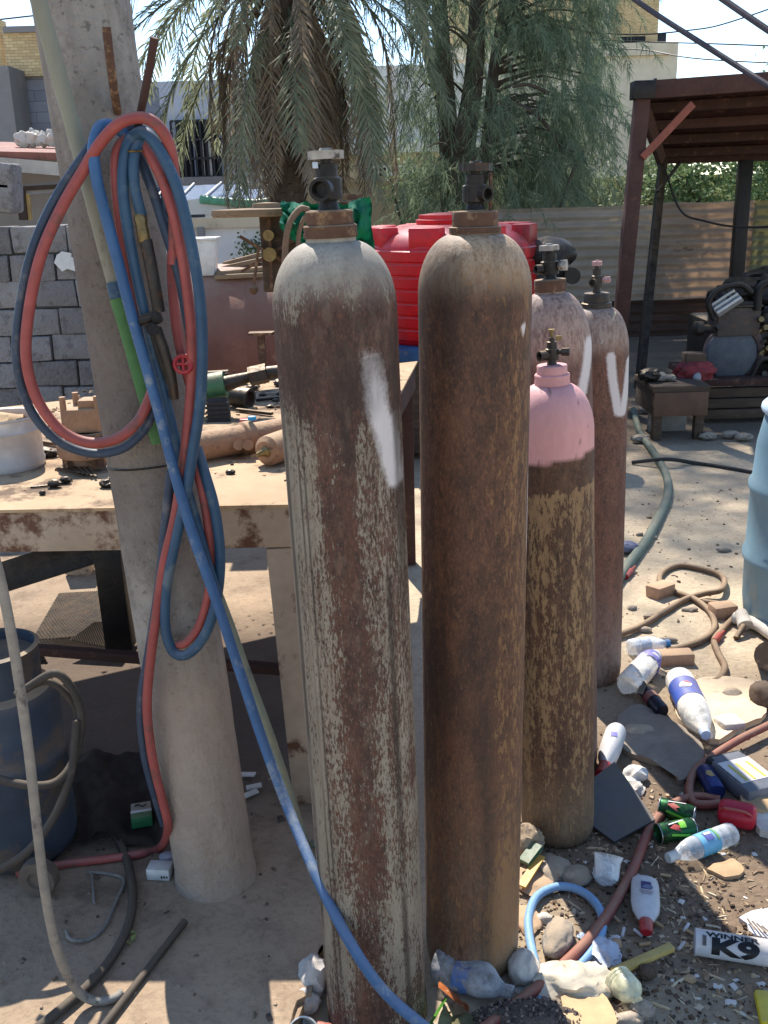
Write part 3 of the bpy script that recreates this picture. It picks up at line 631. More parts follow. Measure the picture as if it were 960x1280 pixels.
mb = MB(); mb.bar(D(-60, 742, 3.1), D(128, 682, 3.1), .02, .10, (0, .4, 1), .002); mb.build('shelf_beam', m_black, tb)
mb = MB(); mb.box(Vector((-.5, 2.6, TH-.012)), (.35, .2, .006)); mb.build('edge_shim', m_tabtop, tb)

# expanded metal under the table
def lattice(pts4, nu, nv, r, name, label):
    P = [Vector(p) for p in pts4]; V = []; F = []
    q = lambda u, v: (P[0]*(1-u)+P[1]*u)*(1-v)+(P[3]*(1-u)+P[2]*u)*v
    nrm = (P[1]-P[0]).cross(P[3]-P[0]).normalized()
    def seg(a, b):
        d_ = (b-a).normalized().cross(nrm)*r; k = len(V)
        for p in (a, b):
            V.extend([p+d_, p+nrm*r, p-d_, p-nrm*r])
        for i in range(4): F.append((k+i, k+(i+1) % 4, k+4+(i+1) % 4, k+4+i))
    for i in range(nu):
        for j in range(nv):
            a, b = (i/nu, (i+1)/nu), (j/nv, (j+1)/nv); c_ = ((i+.5)/nu, (j+.5)/nv)
            seg(q(a[0], c_[1]), q(c_[0], b[0])); seg(q(c_[0], b[0]), q(a[1], c_[1])); seg(q(a[1], c_[1]), q(c_[0], b[1])); seg(q(c_[0], b[1]), q(a[0], c_[1]))
    o = raw(name, V, F, m_steel); return tag(o, label, 'metal mesh', 'expanded metal sheets under the table')
lattice([G(40, 800, .09), G(168, 790, .12), G(140, 738, .12), G(74, 742, .09)], 26, 16, .004, 'metal_mesh', 'expanded metal sheet lying flat on the floor behind the black table leg')
lattice([G(88, 800, .13), G(150, 812, .11), G(172, 778, .13), G(118, 778, .15)], 20, 14, .004, 'metal_mesh', 'smaller buckled expanded metal sheet overlapping in front of the flat one')
for p4, lb in (([G(-10, 830, .2), G(60, 830, .2), G(50, 812, .24), G(-10, 812, .24)], 'narrow strip of metal mesh over the blue tank'),):
    lattice(p4, 16, 6, .003, 'metal_mesh', lb)

# things on the table
m_can = weath('dented_grey_tin', S(206, 200, 194), S(170, 164, 160), S(90, 82, 76), 6, .33, .5, .3, .3, dust=DUST, dustamt=.4)
p = D(10, 583, 2.83); p.z = TH
t_ = thing('cut_down_drum', 'cut down pale tin drum with scraps in it on the left of the table', 'tin drum', p)
mb = MB(); mb.lathe([(0, .004), (.105, 0), (.107, .02), (.104, .025), (.104, .10), (.108, .108), (.104, .114), (.104, .142), (.109, .146), (.107, .15), (.100, .148), (.099, .06), (0, .06)], 48, p, sq=1, wob=.01); mb.build('shell', m_can, t_)
mb = MB(); mb.crumple(p+Vector((0, 0, .11)), (.09, .09, .05), 3, .3, 4); mb.build('scrap_filling', m_card, t_)
p = D(112, 590, 2.80); p.z = TH
m_pump = weath('sandy_cast_iron', S(172, 134, 104), S(134, 102, 80), S(96, 74, 60), 12, .4, .8, .1, .4, dust=DUST, dustamt=.6)
t_ = thing('pump_housing', 'sand coloured cast gearbox housing with bolt studs standing on the table', 'gearbox', p)
mb = MB(); mb.lathe([(0, 0), (.05, 0), (.055, .03), (.08, .035), (.083, .05), (.083, .068), (.078, .075), (.05, .08), (0, .08)], 32, p); mb.build('base_flange', m_pump, t_)
mb = MB()
for i, z in enumerate((.083, .097)): mb.torus(p+Vector((.01, 0, z)), (0, 0, 1), .06-i*.008, .007, 32, 8)
mb.build('coil_ring', m_rust, t_)
mb = MB(); mb.box(p+Vector((.0, .02, .135)), (.115, .09, .07), bev=.008); mb.box(p+Vector((.015, .02, .18)), (.05, .06, .025), bev=.006); mb.build('upper_block', m_pump, t_)
for dx, dy in ((-.048, -.015), (.048, -.015), (-.03, .05), (.048, .05)):
    mb = MB(); mb.cyl(p+Vector((dx, dy, .16)), p+Vector((dx, dy, .205)), .009, n=12); mb.build('stud', m_pump, t_)
for a in (-2.3, -.8, .8, 2.3):
    mb = MB(); mb.cyl(p+Vector((math.cos(a)*.07, math.sin(a)*.07-.0, .01)), p+Vector((math.cos(a)*.07, math.sin(a)*.07, .035)), .011, n=6); mb.build('bolt', m_rust, t_)
# small tools by the pump
def tabz(x, y, dz=0): return G(x, y, TH+dz)
mb = MB(); mb.tube([tabz(38, 609, .004), tabz(60, 607, .004), tabz(80, 603, .006)], .003, 8, k=2); mb.crumple(tabz(68, 604, .012), (.022, .016, .012), 3, .3, 2); mb.crumple(tabz(82, 600, .01), (.018, .014, .012), 3, .3, 5)
top('pliers', mb, m_black, 'small dark tool lying flat on the sandy table in front of the gearbox', 'tool')
mb = MB(); mb.crumple(tabz(53, 616, .006), (.010, .008, .008), 2, .2, 3)
top('metal_scrap', mb, m_black, 'tiny dark nugget on the table edge beside the flat tool', 'scrap')
mb = MB()
for i in range(5): mb.bar(tabz(72+i*7, 585-i*3, .008), tabz(100+i*5, 592+i, .01), .006, .005)
top('metal_scrap', mb, m_black, 'bundle of dark thin offcuts under the gearbox housing', 'scrap')
# green drill machine clamped at mid table
p = tabz(262, 520)
m_green = weath('worn_green_paint', S(70, 118, 84), S(50, 88, 64), S(150, 140, 110), 12, .36, .5, .1, .2, dust=DUST, dustamt=.6)
dpt = p.y
p0, p1 = D(226, 490, dpt), D(282, 480, dpt)
t_ = thing('pneumatic_drill', 'worn green machine spindle with black ribbed grip lying across the table', 'drill', p)
mb = MB(); ax = p1-p0
mb.lathe([(0, 0), (.045, 0), (.05, .01), (.05, ax.length*.55), (.042, ax.length*.6), (.046, ax.length*.62), (.046, ax.length), (0, ax.length)], 28, p0, frame(ax)); mb.build('body', m_green, t_)
mb = MB(); q0, q1 = D(282, 480, dpt), D(312, 471, dpt); mb.cyl(q0, q1, .028, .018); q2 = D(334, 466, dpt); mb.cyl(q1, q2, .034, .034, n=6); q3 = D(352, 464, dpt); mb.cyl(q2, q3, .022); mb.build('chuck', m_steel, t_)
mb = MB(); a_, b_ = D(272, 498, dpt-.05), D(276, 540, dpt-.09)
mb.bar(a_, b_, .05, .075, (1, 0, 0), .008)
for i in range(7): mb.bar(a_.lerp(b_, .1+i*.13)+Vector((-.04, -.028, 0)), a_.lerp(b_, .1+i*.13)+Vector((.04, -.028, 0)), .006, .008)
mb.build('ribbed_grip', m_blackrub, t_)
mb = MB()
for i in range(4): mb.bar(D(250, 466+i*5, dpt+.03), D(285, 464+i*4, dpt+.03), .03, .006)
mb.build('cooling_plates', m_steel, t_)
mb = MB(); mb.bar(D(240, 500, dpt+.02), Vector((D(240, 530, dpt).x, dpt+.02, TH)), .05, .05, (1, 0, 0), .005); mb.build('foot', m_black, t_)
p = tabz(300, 508)
mb = MB(); q0, q1 = D(286, 494, p.y), D(306, 498, p.y-.03); mb.lathe([(0, 0), (.036, 0), (.036, .055), (.04, .058), (.04, .09), (.03, .09), (.026, .07), (0, .07)], 28, q0, frame(q1-q0))
top('steel_bushing', mb, m_steel, 'short open ended dark steel bushing lying behind the ribbed grip', 'steel bushing')
mb = MB(); q0, q1 = tabz(238, 560, .045), tabz(362, 538, .045); L = (q1-q0).length
mb.lathe([(0, 0), (.038, 0), (.042, .01), (.042, L*.5), (.05, L*.52), (.05, L*.6), (.042, L*.62), (.042, L), (0, L)], 28, q0, frame(q1-q0))
for xx in (298, 310): mb.cyl(tabz(xx, 556, .045), tabz(xx, 562, .0), .016, n=12)
top('dusty_pipe', mb, m_pump, 'sandy round pipe with lugs lying along the table behind the small motor', 'pipe')
t_ = thing('small_motor', 'dusty sand coloured motor with a pointed shaft beside the front cylinder', 'motor', tabz(345, 568))
q0, q1 = tabz(331, 565, .045), tabz(385, 545, .045); mb = MB(); mb.lathe([(0, 0), (.03, 0), (.043, .012), (.044, .03), (.044, .2), (0, .2)], 24, q0, frame(q1-q0)); mb.build('case', m_pump, t_)
mb = MB(); q2 = tabz(320, 569, .04); mb.lathe([(0, 0), (.006, .002), (.012, .025), (.018, .03), (.018, .06), (0, .06)], 16, q2, frame(q0-q2)); mb.build('shaft', m_brass, t_)
mb = MB(); mb.box(tabz(310, 525, .09), (.05, .02, .008), bev=.003); top('plastic_scrap', mb, m_redcap, 'small flat red plastic piece lying on the sandy pipe', 'plastic scrap')
mb = MB(); mb.box(tabz(315, 523, .104), (.024, .016, .014), bev=.004); top('plastic_scrap', mb, plain('cyan_plastic', S(40, 160, 214)), 'bright cyan cap lying on the red plastic piece', 'plastic scrap')
t_ = thing('iron_bracket', 'dark iron bracket plate lying near the back of the table beside the cylinder', 'iron bracket', tabz(335, 470))
mb = MB(); mb.prism([(-.07, -.04), (.09, -.05), (.1, .03), (.02, .05), (-.06, .03)], .012, loc=tabz(335, 463, .03)); mb.cyl(tabz(322, 463, .0), tabz(322, 463, .032), .012); mb.cyl(tabz(350, 463, .0), tabz(350, 463, .032), .012); mb.build('plate', m_rust, t_)
mb = MB(); mb.prism([(-.05, -.03), (.05, -.035), (.06, .03), (-.05, .03)], .01, loc=D(326, 418, 4.3)); mb.bar(D(326, 418, 4.3), Vector((D(326, 418, 4.3).x, 4.3, TH)), .03, .03); top('iron_stand', mb, m_rust, 'small rusty stand with a sunlit flat top plate at the back of the table', 'iron stand')
rr = random.Random(4)
for i, (x, y) in enumerate(((345, 500), (328, 493), (338, 508), (350, 492))):
    mb = MB(); mb.crumple(tabz(x, y, .006), (.018, .012, .008), 2, .3, i+3); top('metal_scrap', mb, m_black, 'dark scrap of metal among crumbs near the back table edge', 'scrap', 'dark metal scraps by the motor')
for i, (x, y, s_, m) in enumerate(((24, 560, .03, m_rust), (60, 566, .026, m_black), (136, 604, .022, m_black), (148, 548, .03, m_pump), (288, 590, .012, m_black), (300, 476, .03, m_rust), (316, 484, .022, m_steel), (70, 540, .03, m_rust), (40, 530, .035, m_pump), (352, 478, .03, m_steel))):
    mb = MB(); mb.crumple(tabz(x, y, s_*.5), (s_*1.3, s_, s_*.7), 3, .35, i+51); top('metal_scrap', mb, m, 'lump of rusty scrap lying loose on the sandy table top', 'scrap', 'scrap lumps on the work table')
for i, (x0, y0, x1, y1, lb) in enumerate(((24, 548, 78, 556, 'long thin rusty bar behind the pale tin drum'), (296, 512, 340, 517, 'thin bright bar lying behind the sandy pipe'), (320, 500, 352, 497, 'short dark bar beside the iron bracket plate'))):
    mb = MB(); mb.bar(tabz(x0, y0, .008), tabz(x1, y1, .010), .014, .010); top('steel_bar', mb, (m_rust, m_steel, m_black)[i], lb, 'bar')
chips(520, lambda r: (r.uniform(-1.2, .02), 2.45+1.9*r.random()**.6), m_rand('table_crumb_colours', [S(120, 98, 76), S(190, 160, 124), S(80, 66, 54)]), 'table_crumbs', TH, (.005, .02), 9)

# ------------------------------------------------------------ behind the table
m_maroon = weath('maroon_rust_tank', S(130, 82, 64), S(98, 60, 48), S(142, 104, 82), 5, .34, .6, 0, .25, dust=S(190, 160, 136), dustamt=.45)  # dust tint on top also paints a paler highlight along the upper curve
tk = thing('rusty_tank', 'big maroon rusted horizontal tank lying behind the table', 'tank', (-1.25, 5.45, 0))
mb = MB(); a_ = D(215, 400, 5.45); a_.z = .82; b_ = Vector((D(408, 400, 5.45).x, 5.5, .82)); L = (b_-a_).length; Rt = .49
mb.lathe([(0, -.1), (Rt*.5, -.08), (Rt*.85, -.03), (Rt, .05), (Rt, L*.5), (Rt*1.006, L*.505), (Rt, L*.51), (Rt, L-.05), (Rt*.85, L+.03), (Rt*.5, L+.08), (0, L+.1)], 56, a_, frame(b_-a_)); mb.build('shell', m_maroon, tk)
for s in (.2, .8):
    mb = MB(); q = a_.lerp(b_, s); mb.box((q.x, q.y, .19), (.08, .6, .38), bev=.005); mb.build('cradle', m_rustd, tk)
for i, (x0, y0, x1, y1, dd, z) in enumerate(((272, 342, 345, 334, 5.3, 0), (274, 336, 338, 322, 5.42, .03), (280, 330, 345, 313, 5.5, .06), (270, 346, 330, 343, 5.25, 0))):
    a_, b_ = D(x0, y0, dd), D(x1, y1, dd); mb = MB(); mb.bar(a_, b_, .09, .022, (0, 0, 1), .002)
    top('wooden_plank', mb, m_wood, ['lowest wide plank of the sunlit pile on the maroon tank', 'second plank of the pile on the maroon tank', 'topmost plank of the pile on the maroon tank, tilted up', 'short front plank of the pile on the maroon tank'][i], 'plank', 'planks piled on the maroon tank')
tu = thing('plastic_tub', 'cream square plastic tub standing on the maroon tank', 'tub', D(258, 346, 5.3))
mb = MB(); p = D(256, 344, 5.3); mb.box(p+Vector((0, 0, .09)), (.115, .115, .18), tap=1.35, bev=.006); mb.build('bucket', m_white, tu)
mb = MB(); mb.box(p+Vector((0, 0, .182)), (.17, .17, .014), bev=.004); mb.build('rim', m_white, tu)
# cable reel with green cloth
rl = thing('spoked_reel', 'dark wooden spoked reel frame with a flat brown top behind the front cylinder', 'reel', Vector((D(335, 300, 4.25).x, 4.25, TH)))
mb = MB(); p = D(318, 264, 4.25); mb.lathe([(0, -.02), (.17, -.02), (.175, -.01), (.172, .008), (.06, .012), (0, .012)], 32, p); mb.lathe([(0, .01), (.06, .01), (.055, .03), (0, .034)], 20, p+Vector((.05, 0, 0))); mb.build('top_disc', m_wood, rl)
mb = MB(); c_ = D(345, 312, 4.25); pr = []
for i in range(4): pr.append(((-.095, -.19)[0] if i in (0, 3) else .12, 0))
mb.prism([(-.11, .17), (.16, .17), (.16, -.42), (-.02, -.42), (-.02, -.2), (-.08, -.06)], .14, frame((0, 1, 0), (1, 0, 0)), c_+Vector((0, -.02, 0))) if False else mb.box(c_+Vector((.04, .05, 0)), (.2, .14, .34), bev=.01)
mb.bar(c_+Vector((.04, .05, -.17)), Vector((c_.x+.04, c_.y+.05, TH)), .1, .1, (1, 0, 0), .005); mb.build('frame', m_wooddark, rl)
hub = c_+Vector((-.02, -.03, -.015)); mb = MB(); mb.cyl(hub, hub+Vector((.0, -.05, 0)), .028); mb.cyl(hub+Vector((0, 0, .075)), hub+Vector((0, -.05, .075)), .022); mb.build('hub', m_brass, rl)
for a in range(6):
    mb = MB(); d_ = Vector((math.cos(a*1.047+.5), 0, math.sin(a*1.047+.5))); mb.bar(hub+d_*.02+Vector((0, -.01, 0)), hub+d_*.14+Vector((0, -.01, 0)), .014, .012); mb.build('spoke', m_rust, rl)
mb = MB(); mb.tube([D(323, 310, 4.1), D(320, 335, 4.1), D(317, 360, 4.1)], .006, 8, k=3); mb.blob(D(317, 362, 4.1), (.02, .02, .02), 2, .1); mb.build('crank_handle', m_rust, rl)
def cloth(u, v):
    n_ = ns((u*6, v*3, 2)); x = 352+u*112+(v-.3)*10*(u-.4)+5*n_; y = 250+6*math.sin(u*3.1)-5*sm(u, .7, .9)+6*ns((u*9, 0, 5))+v*(34+30*math.sin(u*3.0)+34*sm(u, .72, .95)+10*ns((u*11, 1, 1)))
    return D(x, y, 4.05+.05*math.sin(u*19+v*5+n_*3)+.04*ns((u*16, v*7, 3))+.10*(v-.5)**2+.12*v*(u-.5))
mb = MB(); mb.sheet(cloth, 90, 28); mb.thick(.004)
top('green_tarpaulin', mb, weath('green_cloth', S(40, 140, 108), S(30, 112, 88), None, 5, rough=.8, bump=.15), 'bright green tarpaulin draped behind the front cylinder valve', 'tarpaulin')
mb = MB(); mb.tube([D(358, 372, 3.95), D(356, 330, 3.95), D(360, 285, 3.95), (D(374, 262, 3.97)), D(385, 262, 4.0)], .012, 10); mb.tube([D(372, 330, 3.97), D(374, 290, 3.97), D(384, 268, 3.98), D(392, 266, 4.0)], .009, 10)
top('hose_loop', mb, m_hosebrown, 'brown hose loop hanging over the green tarpaulin', 'hose')
st2 = thing('flange_stack', 'rusty pipe stub with flanges standing above the green tarpaulin', 'pipe stub', D(434, 300, 4.3))
mb = MB(); p = D(437, 246, 4.3); mb.lathe([(0, -.012), (.05, -.012), (.052, .0), (.052, .008), (.05, .012), (0, .012)], 28, p); mb.lathe([(0, -.026), (.056, -.026), (.058, -.018), (.05, -.014), (0, -.014)], 28, p); mb.build('flange', m_rust, st2)
mb = MB(); mb.cyl(Vector((p.x, p.y, TH)), p+Vector((0, 0, -.02)), .042); mb.build('tube', weath('dark_green_pipe', S(60, 96, 80), S(44, 70, 60), S(110, 90, 70), 8), st2)

# red ribbed tank on a blue crate
t = T('red_ribbed_plastic'); c0 = t.co(); n1 = t.noise(3, 6, .65, t.co((1, 1, .25))); n2 = t.noise(20, 5)
cl = t.mix(t.step(n2, .3, .7), S(210, 16, 24), S(178, 14, 22)); cl = t.mix(t.math('MULTIPLY', t.step(n1, .56, .66), .75), cl, S(84, 30, 32))
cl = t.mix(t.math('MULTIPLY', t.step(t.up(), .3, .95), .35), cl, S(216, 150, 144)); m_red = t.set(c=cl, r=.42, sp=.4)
rt = thing('red_water_tank', 'red ribbed plastic water tank with square lugs round its shoulder', 'water tank', Vector((D(566, 430, 6.7).x, 6.7, .79)))
p = Vector((D(566, 430, 6.7).x, 6.7, .0)); z0 = D(566, 432, 6.2).z; z1 = D(566, 312, 6.2).z; z2 = D(566, 281, 6.5).z; Rk = .55
pr = [(0, z0), (Rk*.97, z0), (Rk, z0+.02)]; n_ = 7
for i in range(n_):
    za = z0+.02+(z1-z0-.02)*i/n_; zb = z0+.02+(z1-z0-.02)*(i+1)/n_
    pr += [(Rk, za+.006), (Rk+.012, za+.014), (Rk+.012, zb-.010), (Rk, zb-.003)]
pr += [(Rk, z1), (Rk*.97, z1+.03), (Rk*.86, z1+(z2-z1)*.6), (Rk*.62, z2), (0, z2+.005)]
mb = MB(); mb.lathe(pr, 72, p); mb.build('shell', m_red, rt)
for i in range(8):
    a = -1.57-.40+i*math.pi/4; d_ = Vector((math.cos(a), math.sin(a), 0)); mb = MB()
    mb.box(p+d_*(Rk*.87)+Vector((0, 0, z1+.055)), (.12, .20, .15), frame((0, 0, 1), d_), .012); mb.build('lug', m_red, rt)
mb = MB(); mb.lathe([(0, z2), (.23, z2), (.235, z2+.03), (.215, z2+.035), (.215, z2+.06), (.12, z2+.07), (0, z2+.072)], 40, p); mb.build('lid', m_red, rt)
bc = thing('blue_crate', 'blue steel crate under the red water tank', 'crate', Vector((p.x, p.y, 0)))
m_bluep = weath('worn_blue_paint', S(52, 92, 138), S(40, 72, 112), S(110, 100, 92), 6, .36, .6)
mb = MB(); mb.box(p+Vector((0, 0, z0-.045)), (1.25, 1.1, .085), bev=.006); mb.build('deck', m_bluep, bc)
mb = MB(); mb.box(p+Vector((0, .03, (z0-.09)/2+.02)), (1.16, 1.0, z0-.14), bev=.01); mb.build('panel', m_wooddark, bc)
for sx in (-1, 1):
    for sy in (-1, 1):
        mb = MB(); mb.box(p+Vector((sx*.6, sy*.525, (z0-.09)/2)), (.06, .06, z0-.092), bev=.004); mb.build('leg', m_bluep, bc)
dk = thing('dark_motor', 'dark greasy rounded engine cover between the red tank and the fence', 'engine cover', Vector((D(690, 400, 6.4).x, 6.4, 0)))
mb = MB(); q = D(684, 318, 6.6); mb.blob((q.x, 6.6, q.z), (.19, .2, .11), 3, .12, seed=2); mb.build('cover', m_black, dk)
mb = MB(); mb.box((q.x, 6.6, q.z/2-.02), (.22, .24, q.z-.04), bev=.01); mb.cyl((q.x+.12, 6.42, q.z-.12), (q.x+.12, 6.35, q.z-.12), .05); mb.build('block', m_black, dk)

# loose grey block wall
t = T('grey_block'); c0 = t.co(); g_ = t.n('NewGeometry'); ri = g_.outputs['Random Per Island']; n1 = t.noise(5, 7, .65, c0); n2 = t.noise(40, 5, .65, c0)
cl = t.mix(ri, S(158, 154, 151), S(126, 122, 120)); cl = t.mix(t.math('MULTIPLY', t.step(n1, .45, .7), .5), cl, S(120, 114, 110)); cl = t.mix(t.math('MULTIPLY', t.step(t.noise(14, 7, .75, c0), .52, .62), .55), cl, S(92, 86, 82)); t.bump(t.math('ADD', n1, t.math('MULTIPLY', n2, 1.5)), .8, .02); m_block = t.set(c=cl, r=.92, sp=.15)
rr = random.Random(11); mb = MB(); y = 5.95; bh = .152; x_l, x_r = -3.4, D(190, 400, 5.95).x; z = 0; k = 0
while z < 1.5:
    x = x_l-rr.uniform(0, .2)
    while x < x_r:
        wd = rr.choice((.2, .24, .32, .26)); dz = rr.uniform(-.004, .004)
        mb.box((x+wd/2, y+rr.uniform(-.012, .012), z+bh/2+dz), (wd-.007-rr.uniform(0, .006), .19, bh-.007), Matrix.Rotation(rr.uniform(-.012, .012), 3, 'Y'), .006); x += wd
    z += bh
mb.jitter(.011, 12); mb.jitter(.006, 40)
wallo = thing('block_wall', 'loosely laid grey concrete block wall at the left behind the table', 'wall', (-2.5, 5.95, 0))
mb.build('blocks', m_block, wallo)
mb = MB(); mb.box(((x_l+x_r)/2, 5.98, .75), (x_r-x_l, .12, 1.5)); mb.build('mortar_core', weath('dark_mortar', S(122, 118, 114), S(98, 94, 90), None, 8), wallo)
mb = MB(); mb.prism([(-.07, .0), (-.03, .05), (0, .035), (.04, .05), (.075, .02), (.06, -.02), (.03, -.03), (.035, -.05), (-.02, -.06), (-.05, -.04)], .006, frame((0, 1, 0), (1, 0, 0)), D(83, 328, 5.83)+Vector((0, 0, 0)))
top('paper_scrap', mb, m_white, 'torn white paper scrap stuck on the grey block wall', 'paper')
for i, (x, yy_, s_) in enumerate(((-8, 220, .15), (-6, 245, .17))):
    q = D(x, yy_, 5.9); mb = MB(); mb.box(q, (.26, .2, s_), Matrix.Rotation(.1, 3, 'Y'), .02); top('loose_block', mb, m_block, ['upper loose grey block on top of the block wall at the left edge', 'lower loose grey block on top of the block wall at the left edge'][i], 'block')

# ------------------------------------------------------------ left foreground, under the table
m_btank = weath('dirty_blue_tank', S(66, 76, 90), S(46, 54, 66), S(86, 76, 68), 5, .44, .6, 0, .3, dust=DUST, dustamt=.7)
p = G(20, 1110, SL); p = Vector((p.x-.035, p.y+.16, SL))
ct = thing('blue_pressure_tank', 'dirty dark blue pressure tank standing under the left end of the table', 'pressure tank', p)
mb = MB(); mb.lathe([(0, .02), (.11, 0), (.135, .03), (.14, .06), (.14, .27), (.144, .275), (.144, .295), (.14, .3), (.14, .42), (.125, .46), (.08, .485), (0, .495)], 48, p); mb.build('body', m_btank, ct)
mb = MB(); mb.lathe([(.098, .465), (.105, .465), (.107, .56), (.11, .57), (.1, .575), (.098, .56), (.098, .465)], 40, p); mb.build('collar', m_btank, ct)
mb = MB(); mb.lathe([(0, .548), (.03, .55), (.098, .545), (.098, .535), (0, .535)], 40, p); mb.build('lid', weath('grimy_lid', S(84, 80, 76), S(62, 58, 56), None, 12, dust=DUST, dustamt=.4), ct)
mb = MB(); mb.cyl(p+Vector((0, 0, .48)), p+Vector((0, 0, .53)), .03); mb.build('valve', m_brass, ct)
mb = MB(); q = G(46, 1100, SL+.05); mb.lathe([(0, 0), (.02, 0), (.022, -.006), (.045, -.004), (.047, .004), (.047, .026), (.04, .03), (0, .03)], 28, q, frame((.15, 1, 0)))
top('caster_wheel', mb, weath('dirty_iron', S(112, 98, 86), S(82, 72, 64), None, 14), 'dusty metal caster wheel lying at the foot of the dark blue tank', 'wheel')
mb = MB(); mb.tube([D(30, 862, 2.02), D(72, 842, 2.02), D(100, 885, 2.03), D(96, 940, 2.02), D(74, 975, 1.98), D(40, 982, 1.96), D(-10, 972, 1.97)], .0095, 12)
mb.tube([D(96, 900, 2.02), D(88, 970, 1.99), D(62, 1030, 1.94), D(25, 1072, 1.9), D(-30, 1100, 1.87)], .0095, 12)
mb.tube([D(20, 868, 2.04), D(60, 852, 2.03), D(92, 880, 2.05), D(99, 915, 2.04)], .008, 10)
top('air_hose', mb, m_hosedark, 'dark dusty hose looped round the blue tank', 'hose')
fgp = [(-40, 600, 1.62), (-12, 680, 1.62), (6, 750, 1.62), (22, 840, 1.62), (36, 940, 1.62), (47, 1040, 1.62), (57, 1120, 1.62), (72, 1190, 1.63), (94, 1235, 1.66)]
mb = MB(); mb.tube(hose(fgp, 0)+[G(118, 1251, SL+.012), G(142, 1248, SL+.011), G(152, 1241, SL+.011)], .0092, 14, k=8)
top('air_hose', mb, m_hosegrey, 'pale grey worn hose hanging down the left edge to the slab', 'hose')
mb = MB(); mb.tube([G(92, 985, SL+.02), G(125, 1015, SL+.012), G(155, 1065, SL+.012), G(166, 1120, SL+.012), G(155, 1170, SL+.012), G(120, 1222, SL+.012), G(60, 1275, SL+.012), G(10, 1310, SL+.012)], .0105, 14, k=8)
top('air_hose', mb, m_hosedark, 'dark hose lying in a curve on the slab left of the pole', 'hose')
mb = MB(); mb.tube([G(231, 1152, SL+.01), G(190, 1205, SL+.009), G(128, 1285, SL+.009)], .0085, 10, k=3)
top('steel_rod', mb, m_hosedark, 'straight dark rod lying on the slab in front of the pole', 'rod')
mb = MB(); mb.tube([G(108, 1090, SL+.006), G(135, 1092, SL+.006), G(155, 1100, SL+.006), G(146, 1125, SL+.006), G(130, 1160, SL+.006), G(108, 1175, SL+.006), G(88, 1174, SL+.01), G(83, 1164, SL+.006)], .0042, 8)
mb.tube([G(115, 1090, SL+.006), G(118, 1130, SL+.005)], .0035, 8)
top('pale_cable', mb, m_hosegrey, 'thin pale bent cable lying on the slab beside the dark hose', 'cable')
def sack(u, v):
    a = G(92, 1060, SL); b = G(214, 1062, SL); c = G(210, 955, SL); d = G(85, 960, SL)
    q = (a*(1-u)+b*u)*(1-v)+(d*(1-u)+c*u)*v
    q.z = SL+.012+.05*max(0, noise.noise(Vector((u*3, v*3, 1.5)))+.25)+.03*v+.012*noise.noise(Vector((u*9, v*9, 0)))+.05*sm(u, .85, 1)*sm(v, .6, .1)
    return q
mb = MB(); mb.sheet(sack, 40, 30); mb.thick(.006)
top('folded_sack', mb, weath('dark_dusty_sack', S(96, 84, 74), S(70, 62, 56), S(116, 102, 88), 8, .36, .9, 0, .3), 'dark crumpled sack spread on the slab behind the pole foot', 'sack')
bx = thing('small_carton', 'small green and white carton lying on the dark sack', 'carton', G(177, 1025, .1))
p = G(177, 1018, .1); rot = Matrix.Rotation(R(14), 3, 'Z'); mb = MB(); mb.box(p, (.052, .07, .03), rot, .002); mb.build('box', plain('grey_card', S(150, 146, 136)), bx)
mb = MB(); mb.box(p+rot @ Vector((0, -.024, 0)), (.0535, .024, .0315), rot, .001); mb.build('green_end', plain('green_card', S(34, 104, 66)), bx)
mb = MB(); mb.box(p+rot @ Vector((0, -.006, .0)), (.0538, .01, .0318), rot, .001); mb.build('white_band', m_white, bx)
mb = MB(); mb.tube([p+rot @ Vector((x, .018+.006*math.sin(i*2.2), .0165)) for i, x in enumerate((-.016, -.006, .004, .014))], .0022, 6, k=3); mb.build('print', m_black, bx)
bx = thing('white_carton', 'small white carton lying on the slab at the pole foot', 'carton', G(200, 1090, SL))
p = G(200, 1088, SL+.016); mb = MB(); mb.box(p, (.058, .04, .031), Matrix.Rotation(R(-6), 3, 'Z'), .003); mb.build('box', m_white, bx)
mb = MB()
for i in range(3): mb.box(p+Vector((.008+.0065*i, -.0215-.001*0, -.004)), (.004, .002, .006))
mb.build('print', m_black, bx)
mb = MB(); mb.crumple(G(212, 1072, SL+.02), (.03, .024, .016), 3, .3, 6); top('crumpled_paper', mb, weath('grey_paper', S(170, 164, 170), S(140, 134, 140), None, 14), 'crumpled greyish paper tucked behind the white carton', 'paper')
mb = MB()
for i, (x, y) in enumerate(((309, 968), (317, 985), (312, 996))): mb.bar(G(x-9, y, SL+.01), G(x+10, y-4*i, SL+.014), .02, .004, (0, 0, 1))
top('paper_scrap', mb, m_white, 'white paper scraps on the slab between pole and table leg', 'paper')
mb = MB()
for i, (x, y) in enumerate(((163, 1165), (166, 1172), (160, 1178))): mb.prism([(-.012, -.003), (0, -.006), (.014, 0), (0, .005)], .001, Matrix.Rotation(i*1.1, 3, 'Z') @ Matrix.Rotation(.4, 3, 'X'), G(x, y, SL+.008))
top('green_leaf', mb, plain('leaf_green', S(120, 140, 60), .6), 'small yellow green leaf on the slab beside the dark hose', 'leaf')
